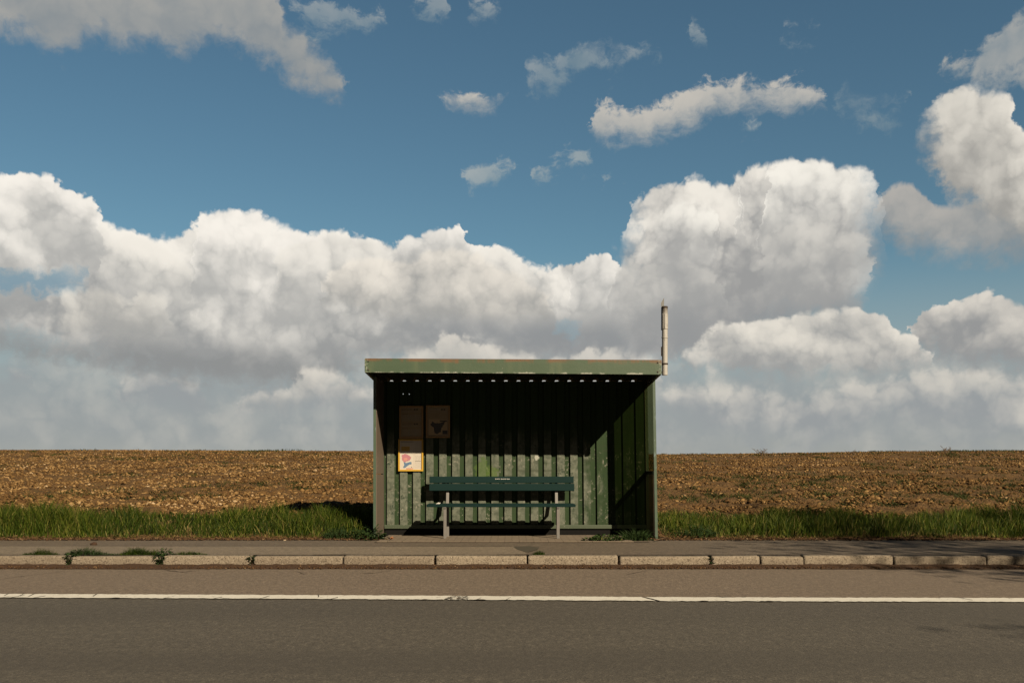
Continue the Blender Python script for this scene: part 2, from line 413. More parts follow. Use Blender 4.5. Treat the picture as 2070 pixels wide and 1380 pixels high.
# ------------------------------------------------------------------ materials
K_ALB = 0.44                                      # one scale on all the colours below, set against the sun and exposure
def material(name):
    m = bpy.data.materials.new(name); m.use_nodes = True
    t = m.node_tree; t.nodes.clear()
    T = Tree(t)
    out = T.new('ShaderNodeOutputMaterial'); b = T.new('ShaderNodeBsdfPrincipled')
    t.links.new(b.outputs[0], out.inputs[0])
    T.b, T.out, T.m = b, out, m
    T.pos = T.new('ShaderNodeNewGeometry').outputs['Position']
    return T
def bump(T, h, dist=0.004, strength=1.0):
    n = T.new('ShaderNodeBump'); T.put(n.inputs['Height'], h); n.inputs['Distance'].default_value = dist
    n.inputs['Strength'].default_value = strength
    T.put(T.b.inputs['Normal'], n.outputs[0])
def finish(T, color, rough=0.8, spec=0.3, metal=0.0):
    color = T.mix(1.0, color, (K_ALB, K_ALB, K_ALB), 'MULTIPLY')
    T.put(T.b.inputs['Base Color'], color); T.put(T.b.inputs['Roughness'], rough)
    T.b.inputs['Specular IOR Level'].default_value = spec; T.b.inputs['Metallic'].default_value = metal
    return T.m
def stretched(T, sx, sy, sz):
    return T.vmath('MULTIPLY', T.pos, (sx, sy, sz))

def asphalt(name, base, var, grit, patch=1.0):
    T = material(name)
    big = T.noise(stretched(T, 0.25, 1.0, 1), 1.1, 4, 0.55)
    mid = T.noise(T.pos, 9, 4, 0.6)
    g = T.noise(T.pos, 48, 4, 0.85)
    g2 = T.voro(T.pos, 70)
    c = T.mix((big * 0.8 + mid * 0.2 - 0.1).clamp(), base, var)
    c = T.mix(g.sstep(0.47, 0.62) * 0.70, c, tuple(x * 0.38 for x in base))
    c = T.mix((g2.sstep(0.30, 0.05) * T.noise(T.pos, 31, 1).sstep(0.40, 0.62)) * 0.9, c, grit)
    g3 = T.noise(stretched(T, 1, 0.55, 1), 21, 4, 0.8)
    c = T.mix(g3.sstep(0.50, 0.64) * 0.45, c, tuple(x * 0.5 for x in base))
    c = T.mix(g3.sstep(0.46, 0.36) * 0.35, c, tuple(x * 1.55 for x in var))
    bump(T, g + g2 * 0.5, 0.004, 0.8)
    return T, c
# carriageway: wheel tracks are polished darker, the crown between them is paler
T, c = asphalt('road_asphalt', (0.062, 0.054, 0.041), (0.100, 0.088, 0.067), (0.26, 0.225, 0.17))
px_, py_, pz_ = T.xyz(T.pos)
yy = py_ + (T.noise(stretched(T, 0.2, 1, 1), 1.3, 2) - 0.5) * 0.7
track = yy.sstep(4.85, 5.15) * yy.sstep(5.75, 5.40) + yy.sstep(6.4, 6.8) * yy.sstep(7.7, 7.2) * 0.7
c = T.mix(track * 0.42, c, (0.046, 0.040, 0.031))
M_ROAD = finish(T, c, 0.85, 0.25)
T, c = asphalt('shoulder_asphalt', (0.148, 0.114, 0.083), (0.186, 0.145, 0.106), (0.32, 0.27, 0.20))
st = T.noise(T.pos, 3.1, 3, 0.6).sstep(0.66, 0.80)
c = T.mix(st * 0.5, c, (0.07, 0.058, 0.044))
M_SHOULDER = finish(T, c, 0.9, 0.2)
T, c = asphalt('pavement_asphalt', (0.105, 0.082, 0.058), (0.14, 0.11, 0.078), (0.20, 0.17, 0.13))
M_PAVE = finish(T, c, 0.9, 0.2)
T, c = asphalt('pale_asphalt', (0.165, 0.132, 0.094), (0.20, 0.162, 0.116), (0.28, 0.24, 0.18))
M_PALE = finish(T, c, 0.9, 0.2)
T = material('crack_dirt'); M_CRACK = finish(T, (0.030, 0.022, 0.015), 0.95, 0.1)
T = material('patch_asphalt'); M_PATCH = finish(T, T.mix(T.noise(T.pos, 40, 3), (0.035, 0.032, 0.022), (0.07, 0.06, 0.04)), 0.9, 0.2)

T = material('road_paint')
wear = T.noise(T.pos, 14, 5, 0.65)
chip = T.noise(T.pos, 38, 4, 0.7).sstep(0.60, 0.68) + wear.sstep(0.60, 0.70) + T.noise(stretched(T, 9, 1.2, 1), 1.3, 3, 0.6).sstep(0.68, 0.72)
c = T.mix(T.noise(T.pos, 2.5, 3), (0.55, 0.53, 0.47), (0.64, 0.62, 0.55))
M_LINE = finish(T, T.mix(chip.clamp() * 0.75, c, (0.12, 0.10, 0.075)), 0.75, 0.3)

T = material('kerb_concrete')
ag = T.voro(T.pos, 95, out='Color'); agx, agy, agz = T.xyz(ag)
pit = T.noise(T.pos, 75, 3, 0.6)
c = T.mix(T.noise(T.pos, 5, 4, 0.6), (0.22, 0.178, 0.130), (0.30, 0.25, 0.185))
c = T.mix(agx.sstep(0.86, 0.95) * 0.5, c, (0.44, 0.38, 0.30))
c = T.mix(agy.sstep(0.72, 0.9) * 0.75, c, (0.075, 0.058, 0.042))
c = T.mix(pit.sstep(0.60, 0.72) * 0.7, c, (0.06, 0.045, 0.03))
_, _, kz = T.xyz(T.pos)
c = T.mix((kz + T.noise(T.pos, 11, 3) * 0.05).sstep(0.065, 0.02) * 0.6, c, (0.07, 0.05, 0.034))
bump(T, pit * -1.0 + agz * 0.3, 0.006, 1.0)
oi = T.new('ShaderNodeObjectInfo'); rv = V(T.t, oi.outputs['Random'])
c = T.mix(rv * 0.30, c, (0.10, 0.075, 0.052))
M_KERB = finish(T, c, 0.92, 0.15)

T = material('slab_paving')
br = T.new('ShaderNodeTexBrick'); T.put(br.inputs['Vector'], T.pos)
br.inputs['Scale'].default_value = 2.6; br.inputs['Mortar Size'].default_value = 0.012
br.inputs['Color1'].default_value = (0.20, 0.158, 0.112, 1); br.inputs['Color2'].default_value = (0.165, 0.13, 0.094, 1)
br.inputs['Mortar'].default_value = (0.05, 0.036, 0.022, 1)
c = T.mix(T.noise(T.pos, 8, 5, 0.65).sstep(0.35, 0.8) * 0.6, br.outputs[0], (0.11, 0.085, 0.06))
bump(T, T.noise(T.pos, 60, 3), 0.003)
M_SLAB = finish(T, c, 0.9, 0.2)

# --- paint and metal
T = material('weathered_green_wall')
X, Y, Z = T.xyz(T.pos)
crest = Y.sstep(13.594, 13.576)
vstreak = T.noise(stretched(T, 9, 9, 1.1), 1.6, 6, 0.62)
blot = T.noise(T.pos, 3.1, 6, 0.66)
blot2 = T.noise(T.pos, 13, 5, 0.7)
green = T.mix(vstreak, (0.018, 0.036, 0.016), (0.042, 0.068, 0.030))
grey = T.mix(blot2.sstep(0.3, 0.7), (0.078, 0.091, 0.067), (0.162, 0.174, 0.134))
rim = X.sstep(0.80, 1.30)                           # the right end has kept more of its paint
worn = ((Z + (blot - 0.5) * 0.9).sstep(1.95, 1.25) * crest * (blot * 1.5 + vstreak * 0.7 - 0.44 - rim * 0.50)).sstep(0.16, 0.58)  # wear fades upward, partly to paint the roof-shaded upper wall darker
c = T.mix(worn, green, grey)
flake = Z.sstep(1.75, 1.30) * T.noise(T.pos, 24, 5, 0.72).sstep(0.57, 0.64) * blot.sstep(0.44, 0.56)  # flakes also dropped higher up to keep the shaded part dark
c = T.mix(flake * 0.8, c, (0.26, 0.25, 0.20))
drk = T.noise(T.pos, 15, 6, 0.75).sstep(0.54, 0.62) * T.noise(T.pos, 2.6, 3).sstep(0.47, 0.57)
c = T.mix(drk * 0.85, c, (0.024, 0.040, 0.026))
band = T.noise(stretched(T, 1.2, 1.2, 9), 1.5, 4, 0.6).sstep(0.56, 0.68)
c = T.mix(band * 0.45, c, (0.040, 0.050, 0.030))
dm = ((X + 0.43) * 7.0).pow(2.0) + ((Z - 1.08) * 5.0).pow(2.0)          # moss-green paint splash above the bench
moss = (T.noise(T.pos, 19, 5, 0.65) * 1.7 - dm * 0.55).sstep(0.42, 0.62)
c = T.mix(moss * 0.62, c, (0.076, 0.128, 0.032))
dm2 = ((X + 0.28) * 9.0).pow(2.0) + ((Z - 1.02) * 7.0).pow(2.0)
c = T.mix((T.noise(T.pos, 23, 5, 0.7) * 1.7 - dm2 * 0.55).sstep(0.50, 0.66) * 0.75, c, (0.085, 0.135, 0.035))
dm3 = ((X - 0.36) * 22.0).pow(2.0) + ((Z - 1.25) * 18.0).pow(2.0)
c = T.mix((T.noise(T.pos, 30, 4) * 1.5 - dm3 * 0.5).sstep(0.4, 0.6) * 0.9, c, (0.42, 0.42, 0.36))
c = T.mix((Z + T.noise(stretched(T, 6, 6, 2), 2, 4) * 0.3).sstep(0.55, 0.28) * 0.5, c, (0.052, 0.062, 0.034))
bump(T, blot2 + flake * 0.5, 0.003, 0.7)
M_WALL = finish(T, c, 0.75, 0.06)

def paint(name, a, b, scuff=(0.30, 0.30, 0.24), amt=0.5, rough=0.5):
    T = material(name)
    s = T.noise(stretched(T, 1.2, 1.2, 6), 1.5, 5, 0.6)
    c = T.mix(s, a, b)
    ch = T.noise(T.pos, 34, 5, 0.7).sstep(0.62, 0.70) * T.noise(T.pos, 3, 3).sstep(0.5, 0.64)
    c = T.mix(ch * amt, c, scuff)
    bump(T, T.noise(T.pos, 40, 3) + T.noise(T.pos, 2.2, 2) * 8.0, 0.001, 0.6)
    return T, c
T, c = paint('fascia_green', (0.036, 0.070, 0.034), (0.056, 0.090, 0.048))
X, Y, Z = T.xyz(T.pos)
toplip = Z + X * 0.0048
run = T.noise(stretched(T, 5.5, 5.5, 0.5), 1.0, 4, 0.6)
rust = (toplip + (T.noise(stretched(T, 1, 1, 4), 3.2, 5, 0.6) - 0.5) * 0.13).sstep(2.450, 2.500) * run.sstep(0.40, 0.56)
c = T.mix(run.sstep(0.52, 0.75) * 0.45, c, (0.115, 0.135, 0.068))
c = T.mix(T.noise(stretched(T, 2.2, 2.2, 7), 1.3, 5, 0.7).sstep(0.5, 0.72) * 0.5, c, (0.058, 0.085, 0.048))
c = T.mix(rust * 0.8, c, (0.145, 0.066, 0.024))
c = T.mix(toplip.sstep(2.502, 2.511) * T.noise(T.pos, 9, 3).sstep(0.3, 0.6) * 0.75, c, (0.10, 0.042, 0.016))
lowlip = toplip + (T.noise(T.pos, 21, 5, 0.7) - 0.5) * 0.06
peel = lowlip.sstep(2.348, 2.335) * T.noise(T.pos, 4.5, 4).sstep(0.50, 0.58)
c = T.mix(peel * 0.85, c, (0.36, 0.37, 0.31))
cor = T.noise(T.pos, 45, 4, 0.7).sstep(0.50, 0.60) * ((X - 0.015).abs()).sstep(1.88, 1.93)
c = T.mix(cor * 0.8, c, (0.36, 0.37, 0.31))
M_FASCIA = finish(T, c, 0.55, 0.35)
T, c = paint('post_green', (0.040, 0.072, 0.040), (0.066, 0.104, 0.066), (0.30, 0.36, 0.36), 0.75)
c = T.mix(T.noise(stretched(T, 8, 8, 2), 2.2, 5, 0.65).sstep(0.56, 0.70) * 0.8, c, (0.16, 0.22, 0.23))
M_POST = finish(T, c, 0.5, 0.4)
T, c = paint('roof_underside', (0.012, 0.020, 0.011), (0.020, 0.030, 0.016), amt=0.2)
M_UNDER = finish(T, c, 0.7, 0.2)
T, c = paint('base_rail_green', (0.040, 0.060, 0.032), (0.062, 0.080, 0.042), amt=0.8)
M_BASE = finish(T, c, 0.55, 0.35)
T = material('gap_shade'); M_BLACK = finish(T, T.mix(T.noise(T.pos, 20, 4), (0.004, 0.004, 0.0035), (0.008, 0.007, 0.006)), 0.9, 0.1)  # near-black that paints the shade of the gap under the wall
T = material('rusty_screw'); M_SCREW = finish(T, (0.055, 0.038, 0.024), 0.7, 0.4)
def panel(name, clear):
    T = material(name)
    s = T.noise(stretched(T, 3, 3, 0.8), 2.0, 5, 0.6)
    c = T.mix(s, (0.095, 0.072, 0.052), (0.135, 0.105, 0.078))
    c = T.mix(T.noise(T.pos, 30, 4, 0.7).sstep(0.60, 0.72) * 0.4, c, (0.06, 0.045, 0.033))
    m = finish(T, c, 0.55, 0.3)
    if clear:
        tr = T.new('ShaderNodeBsdfTransparent'); tr.inputs[0].default_value = (0.62, 0.66, 0.46, 1)
        mx = T.new('ShaderNodeMixShader'); T.put(mx.inputs[0], (1.0 - clear) + (s - 0.5) * 0.2)
        T.t.links.new(tr.outputs[0], mx.inputs[1]); T.t.links.new(T.b.outputs[0], mx.inputs[2])
        T.t.links.new(mx.outputs[0], T.out.inputs[0])
    return m
M_PANEL, M_PLEXI = panel('fibre_board', 0), panel('grimy_plastic', 0.55)
M_DIRTY = panel('dirtier_plastic', 0.27)

# --- bench
T, c = paint('bench_green', (0.0070, 0.0215, 0.0200), (0.0095, 0.0270, 0.0250), (0.04, 0.05, 0.045), 0.15, 0.4)
M_BENCH = finish(T, c, 0.65, 0.03)
T = material('bench_steel')
c = T.mix(T.noise(T.pos, 24, 5, 0.65), (0.125, 0.115, 0.102), (0.185, 0.172, 0.155))
M_STEEL = finish(T, c, 0.55, 0.4)
T = material('white_print'); M_WHITE = finish(T, (0.62, 0.60, 0.55), 0.6, 0.3)
# --- posters
T = material('yellow_frame'); M_YEL = finish(T, T.mix(T.noise(T.pos, 30, 4), (0.47, 0.27, 0.020), (0.55, 0.33, 0.03)), 0.4, 0.4)
T = material('brown_frame'); M_BRN = finish(T, T.mix(T.noise(T.pos, 30, 4), (0.30, 0.16, 0.04), (0.36, 0.20, 0.06)), 0.45, 0.4)
T = material('paper'); M_PAPER = finish(T, T.mix(T.noise(T.pos, 14, 4), (0.50, 0.44, 0.37), (0.60, 0.54, 0.46)), 0.5, 0.3)
T = material('shaded_paper'); M_SHADED = finish(T, T.mix(T.noise(T.pos, 14, 4), (0.30, 0.235, 0.155), (0.38, 0.30, 0.20)), 0.7, 0.05)  # darker tan copy of the paper, shade tinted in for the upper sheets
def flat(name, c): return finish(material(name), c, 0.55, 0.25)
M_PINK, M_ROSE, M_BLUE = flat('map_pink', (0.42, 0.17, 0.20)), flat('map_rose', (0.52, 0.24, 0.20)), flat('map_blue', (0.10, 0.17, 0.27))
M_RED, M_INK, M_DARKMAP, M_MAPTAN = flat('red_print', (0.50, 0.14, 0.07)), flat('ink', (0.06, 0.055, 0.05)), flat('dark_map', (0.10, 0.085, 0.05)), flat('map_tan', (0.42, 0.31, 0.18))
M_GREYINK = flat('grey_print', (0.33, 0.31, 0.27))
# --- pole
T = material('weathered_pole')
X, Y, Z = T.xyz(T.pos)
c = T.mix(T.noise(stretched(T, 10, 10, 1.5), 2.5, 5, 0.65), (0.30, 0.29, 0.265), (0.42, 0.405, 0.375))
c = T.mix(T.noise(stretched(T, 14, 14, 4), 3.5, 5, 0.7).sstep(0.57, 0.70) * 0.75, c, (0.075, 0.058, 0.040))
c = T.mix((Z + T.noise(T.pos, 14, 3) * 0.10).sstep(3.13, 3.24) * 0.92, c, (0.050, 0.034, 0.020))
bump(T, T.noise(T.pos, 60, 3), 0.002)
M_POLE = finish(T, c, 0.6, 0.4)
T = material('grey_plate'); M_PLATE = finish(T, T.mix(T.noise(T.pos, 20, 4), (0.075, 0.075, 0.07), (0.13, 0.13, 0.12)), 0.5, 0.4, 0.2)
T = material('dark_cap'); M_CAP = finish(T, (0.040, 0.028, 0.018), 0.8, 0.2)

# --- ground cover
def toned(name, ramp, rough=0.9, transl=0.0, extra=None):
    T = material(name)
    a = T.new('ShaderNodeAttribute'); a.attribute_name = 'tone'
    r = T.new('ShaderNodeValToRGB'); T.put(r.inputs[0], V(T.t, a.outputs['Fac']))
    els = r.color_ramp.elements
    els[0].position, els[0].color = ramp[0][0], (*ramp[0][1], 1)
    els[1].position, els[1].color = ramp[-1][0], (*ramp[-1][1], 1)
    for p, cc in ramp[1:-1]:
        e = els.new(p); e.color = (*cc, 1)
    c = r.outputs[0]
    if extra: c = extra(T, c)
    finish(T, c, rough, 0.06)
    if transl:
        tl = T.new('ShaderNodeBsdfTranslucent'); T.put(tl.inputs[0], c)
        mx = T.new('ShaderNodeMixShader'); mx.inputs[0].default_value = transl
        T.t.links.new(T.b.outputs[0], mx.inputs[1]); T.t.links.new(tl.outputs[0], mx.inputs[2]); T.t.links.new(mx.outputs[0], T.out.inputs[0])
    return T.m
M_GRASS = toned('verge_grass', [(0.0, (0.009, 0.019, 0.003)), (0.35, (0.023, 0.042, 0.004)), (0.7, (0.060, 0.090, 0.008)), (0.9, (0.150, 0.165, 0.024)), (1.0, (0.24, 0.18, 0.07))], 0.6, 0.25)
M_WEED = toned('weed_leaf', [(0.0, (0.016, 0.032, 0.010)), (0.5, (0.030, 0.055, 0.016)), (0.85, (0.055, 0.085, 0.024)), (1.0, (0.11, 0.11, 0.03))], 0.6, 0.2)
M_FWEED = toned('field_weed', [(0.0, (0.018, 0.026, 0.007)), (0.5, (0.042, 0.050, 0.013)), (1.0, (0.12, 0.11, 0.035))], 0.7, 0.2)
M_STONE = toned('field_stone', [(0.0, (0.070, 0.036, 0.014)), (0.35, (0.118, 0.066, 0.024)), (0.6, (0.240, 0.145, 0.056)), (0.85, (0.33, 0.212, 0.096)), (1.0, (0.44, 0.32, 0.19))], 0.9)
M_LITTER = toned('dry_litter', [(0.0, (0.038, 0.022, 0.012)), (0.5, (0.085, 0.046, 0.022)), (0.85, (0.17, 0.105, 0.052)), (1.0, (0.36, 0.28, 0.19))], 0.9)
T = material('plough_soil')
n1 = T.noise(T.pos, 0.55, 4, 0.6); n2 = T.noise(T.pos, 7, 6, 0.7); n3 = T.voro(T.pos, 16, 2, 0.6)
c = T.mix(n2, (0.078, 0.043, 0.016), (0.178, 0.104, 0.040))
c = T.mix(n3.sstep(0.34, 0.10) * 0.7, c, (0.25, 0.16, 0.070))
c = T.mix(n1.sstep(0.54, 0.68) * n2.sstep(0.42, 0.6) * 0.55, c, (0.062, 0.062, 0.020))
bump(T, n2 + n3 * -0.6, 0.05, 1.0)
M_SOIL = finish(T, c, 0.95, 0.1)
T = material('gutter_soil')
c = T.mix(T.noise(T.pos, 40, 5, 0.7), (0.028, 0.016, 0.010), (0.085, 0.050, 0.030))
bump(T, T.noise(T.pos, 60, 4), 0.012)
M_GUTTER = finish(T, c, 0.95, 0.1)
T = material('ground_earth'); M_EARTH = finish(T, T.mix(T.noise(T.pos, 3, 5), (0.05, 0.04, 0.02), (0.08, 0.07, 0.03)), 0.95, 0.1)
T = material('orange_leaf'); M_LEAF = finish(T, (0.28, 0.12, 0.05), 0.7, 0.2)
T = material('twig'); M_TWIG = finish(T, T.mix(T.noise(T.pos, 30, 3), (0.07, 0.045, 0.025), (0.16, 0.11, 0.07)), 0.9, 0.1)
T = material('bark'); M_BARK = finish(T, T.mix(T.noise(stretched(T, 4, 4, 1), 3, 5), (0.05, 0.04, 0.03), (0.11, 0.09, 0.065)), 0.95, 0.1)

# ------------------------------------------------------------------ ground, road, pavement
def sheet(name, x0, x1, y0, y1, z, mat, nx=1):
    mb = MB()
    for i in range(nx):
        a, b = x0 + (x1 - x0) * i / nx, x0 + (x1 - x0) * (i + 1) / nx
        mb.face([(a, y0, z), (b, y0, z), (b, y1, z), (a, y1, z)])
    return tag(mb.build(name, mat), kind='structure')
sheet('ground', -3000, 3000, -3000, 3000, -0.60, M_EARTH)
sheet('road', -120, 120, -1.6, 10.30, 0.0, M_ROAD)
mb = MB()                                          # paler strip between the edge line and the kerb, with its cracks
lpx = [(-900, 1199.5), (0, 1205.0), (350, 1206.2), (650, 1207.6), (905, 1209.0), (943, 1209.2), (1310, 1211.6), (1410, 1211.9), (1700, 1212.7), (2070, 1213.4), (3000, 1216.5)]
def on_ground(x, y, z=0.0):
    D = F * (CAMZ - z) / (y - HORIZON)
    return Vector(((x - CX) / F * D, D, z))
line_pts = [on_ground(x, y) for x, y in lpx]
line_pts = [Vector((-110, line_pts[0].y + 3.2, 0))] + line_pts + [Vector((110, line_pts[-1].y - 3.2, 0))]
for a, b in zip(line_pts[:-1], line_pts[1:]):
    mb.face([(a.x, a.y - 0.02, 0.004), (b.x, b.y - 0.02, 0.004), (b.x, 10.29, 0.004), (a.x, 10.29, 0.004)])
def crack(mb, pts, w, z, m):
    pts = [on_ground(x, y) for x, y in pts]
    fine_pts = []
    for a, b in zip(pts[:-1], pts[1:]):
        n = max(2, int((b - a).length / 0.05))
        for k in range(n): fine_pts.append(a.lerp(b, k / n))
    fine_pts.append(pts[-1])
    lo, hi = [], []
    for i, p in enumerate(fine_pts):
        ww = w * (0.35 + 0.9 * random.random()) * min(1, 0.25 + 4 * min(i, len(fine_pts) - 1 - i) / len(fine_pts))
        j = (random.random() - 0.5) * 0.02
        lo.append((p.x + j, p.y + j - ww, z)); hi.append((p.x + j, p.y + j + ww, z))
    for i in range(len(lo) - 1): mb.face([lo[i], lo[i + 1], hi[i + 1], hi[i]], m)
crack(mb, [(-60, 1178), (0, 1171), (40, 1166), (90, 1160), (140, 1153.5)], 0.012, 0.0065, 1)
crack(mb, [(330, 1152), (370, 1157), (400, 1153)], 0.014, 0.0065, 1)
crack(mb, [(600, 1156), (615, 1161), (625, 1157)], 0.012, 0.0065, 1)
crack(mb, [(715, 1160), (760, 1158.5), (800, 1151)], 0.010, 0.0065, 1)
crack(mb, [(1265, 1162), (1285, 1158), (1312, 1152)], 0.010, 0.0065, 1)
crack(mb, [(1755, 1163), (1770, 1161)], 0.010, 0.0065, 1)
tag(mb.build('road_shoulder', [M_SHOULDER, M_CRACK]), kind='structure')
mb = MB()                                          # the white edge line: worn away in one spot, cracked in another
hw = 0.115
def line_piece(pts, rag0=0.0, rag1=0.0):
    up, dn = [], []
    fp = []
    for a, b in zip(pts[:-1], pts[1:]):
        n = max(1, int(abs(b.x - a.x) / 0.035)) if abs(b.x) < 12 else 4
        for k in range(n): fp.append(a.lerp(b, k / n))
    fp.append(pts[-1])
    for i, p in enumerate(fp):
        j0, j1 = (random.random() - 0.5) * 0.030, (random.random() - 0.5) * 0.026
        e = rag0 if i == 0 else (rag1 if i == len(fp) - 1 else 0)
        dn.append((p.x + e, p.y - hw + j0, 0.008)); up.append((p.x - e, p.y + hw + j1, 0.008))
    for i in range(len(fp) - 1): mb.face([dn[i], dn[i + 1], up[i + 1], up[i]])
line_piece(line_pts[:6], 0, -0.03)
line_piece([line_pts[6], on_ground(1311, 1211.4)], 0.02, 0.045)
line_piece([on_ground(1319, 1211.6)] + line_pts[8:], 0.045, 0)
for k in range(46):                                # flecks of paint left in the worn spot
    u = random.random(); p = line_pts[5].lerp(line_pts[6], u)
    if random.random() < 0.25: continue
    x, y = p.x, p.y + (random.random() * 2 - 1) * hw * 0.95; r = 0.006 + 0.012 * random.random()
    mb.face([(x - r * 1.6, y - r, 0.008), (x + r * 1.4, y - r * 0.8, 0.008), (x + r * 1.7, y + r, 0.008), (x - r, y + r * 0.9, 0.008)])
for k in range(34):                                # hairline breaks and lost flakes along the paint
    x = random.uniform(-5.2, 5.2)
    ia = max(i for i in range(len(line_pts)) if line_pts[i].x <= x); a, b = line_pts[ia], line_pts[ia + 1]
    yc = a.y + (b.y - a.y) * (x - a.x) / (b.x - a.x); s_ = random.choice((-1, 1))
    if k % 2: mb.face([(x, yc + s_ * hw * 1.2, .0105), (x + .012, yc + s_ * hw * 1.2, .0105), (x + .05, yc + s_ * hw * random.uniform(-.6, .5), .0105), (x + .044, yc + s_ * hw * random.uniform(-.6, .4), .0105)], 1)
    else:
        r = random.uniform(.012, .04); y0 = yc + s_ * hw * 1.15
        mb.face([(x - r * 1.7, y0, .0105), (x - r * .4, y0 - s_ * r * 1.1, .0105), (x + r * .7, y0 - s_ * r * .8, .0105), (x + r * 1.5, y0, .0105)], 1)
tag(mb.build('road_marking', [M_LINE, M_ROAD]), kind='structure')

PZ = 0.120
sheet('pavement', -120, 120, 10.40, 12.80, PZ, M_PAVE)
mb = MB()                                          # paler repair strip along the kerb, ending in a broken corner
mb.face([(-120, 10.41, PZ + .004), (0.13, 10.41, PZ + .004), (0.20, 10.9, PZ + .004), (0.12, 11.3, PZ + .004), (0.0, 11.62, PZ + .004), (-6, 11.66, PZ + .004), (-120, 11.7, PZ + .004)])
mb.face([(0.02, 11.60, PZ + .0065), (0.06, 11.2, PZ + .0065), (0.17, 10.75, PZ + .0065), (0.31, 11.2, PZ + .0065), (0.33, 11.45, PZ + .0065), (0.22, 11.66, PZ + .0065)], 1)
for a, b in zip(range(-60, 1), range(-59, 2)):     # open seam behind the repair strip
    if b > 0: break
    xa, xb = a * 0.5, b * 0.5
    mb.face([(xa, 11.655 + .01 * random.random(), PZ + .0062), (xb, 11.655 + .01 * random.random(), PZ + .0062), (xb, 11.685, PZ + .0062), (xa, 11.685, PZ + .0062)], 2)
for k in range(420):                               # dirt line in the joint behind the kerb
    xa, xb = -9 + k * 0.045, -9 + (k + 1) * 0.045
    w0 = 0.012 + 0.05 * max(0, math.sin(k * 0.21) * math.sin(k * 0.083 + 1)) + 0.012 * random.random()
    mb.face([(xa, 10.405, PZ + .0085), (xb, 10.405, PZ + .0085), (xb, 10.425 + w0, PZ + .0085), (xa, 10.425 + w0 * random.uniform(.7, 1.2), PZ + .0085)], 2)
tag(mb.build('pavement_repair', [M_PALE, M_PATCH, M_CRACK]), kind='structure')
mb = MB()                                          # paved floor in front of and inside the shelter
mb.box(-1.78, 1.60, 12.33, 13.62, 0.05, 0.132)
for k in range(24):
    xa, xb = -1.8 + k * 0.15, -1.8 + (k + 1) * 0.15
    mb.face([(xa, 12.27 + .02 * random.random(), PZ + .004), (xb, 12.27 + .02 * random.random(), PZ + .004), (xb, 12.34, PZ + .004), (xa, 12.34, PZ + .004)], 1)
tag(mb.build('paved_floor', [M_SLAB, M_CRACK], bevel=0.006), kind='structure')

# field: level at the road, rising to a crest some sixty metres off
def vnoise(x, y, seed):
    """smooth value noise on arrays"""
    xi, yi = np.floor(x).astype(np.int64), np.floor(y).astype(np.int64)
    fx, fy = x - xi, y - yi
    fx, fy = fx * fx * (3 - 2 * fx), fy * fy * (3 - 2 * fy)
    def h(a, b):
        n = (a * 374761393 + b * 668265263 + seed * 1442695041) & 0x7fffffff
        n = ((n ^ (n >> 13)) * 1274126177) & 0x7fffffff
        return ((n ^ (n >> 16)) & 0xffff) / 65535.0
    return (h(xi, yi) * (1 - fx) + h(xi + 1, yi) * fx) * (1 - fy) + (h(xi, yi + 1) * (1 - fx) + h(xi + 1, yi + 1) * fx) * fy
def field_z(x, y):
    x, y = np.asarray(x, float), np.asarray(y, float)
    z = np.where(y < 15.0, 0.10 + (y - 12.7) / 2.3 * 0.275, 0.375 + 0.0452 * (y - 15.0))
    over = np.clip(y - 50.0, 0, None)
    z = z - 0.0022 * over ** 2 * np.where(over < 25, 1, 0) - np.where(over >= 25, 0.0022 * 625 + 0.075 * (over - 25), 0)
    z = z + 0.07 * np.clip((y - 12.7) / 1.2, 0, 1)
    z = z - 0.30 * np.clip((2.0 - np.abs(x - 0.03)) / 0.08, 0, 1) * np.clip((13.80 - y) / 0.15, 0, 1)
    f = np.clip((y - 14) / 45.0, 0, 1.3)
    z = z - 0.26 * np.exp(-((x - 7.0) / 15.0) ** 2) * f + 0.05 * (vnoise(x * 0.13, y * 0.13, 3) - 0.5) * f
    return z
rows = [12.70]
while rows[-1] < 75: rows.append(rows[-1] + 0.0075 * rows[-1] * (0.55 if rows[-1] < 24 else 1.0))
while rows[-1] < 420: rows.append(rows[-1] * 1.12)
rows = np.array(rows); us = np.linspace(-1.0, 1.0, 620)
YY, UU = np.meshgrid(rows, us, indexing='ij')
XX = UU * YY * 0.85
rough_amp = np.clip((YY - 13.2) / 1.5, 0, 1)
ZZ = field_z(XX, YY) + rough_amp * (0.10 * (vnoise(XX * 2.3, YY * 2.3, 5) - 0.5) + 0.075 * (vnoise(XX * 7, YY * 7, 6) - 0.5) + 0.04 * (vnoise(XX * 17, YY * 17, 8) - 0.5))
nR, nC = YY.shape
idx = np.arange(nR * nC).reshape(nR, nC)
quads = np.stack([idx[:-1, :-1], idx[:-1, 1:], idx[1:, 1:], idx[1:, :-1]], -1).reshape(-1, 4)
tag(np_mesh('field', np.stack([XX, YY, ZZ], -1).reshape(-1, 3), quads, M_SOIL, smooth=True), kind='structure')

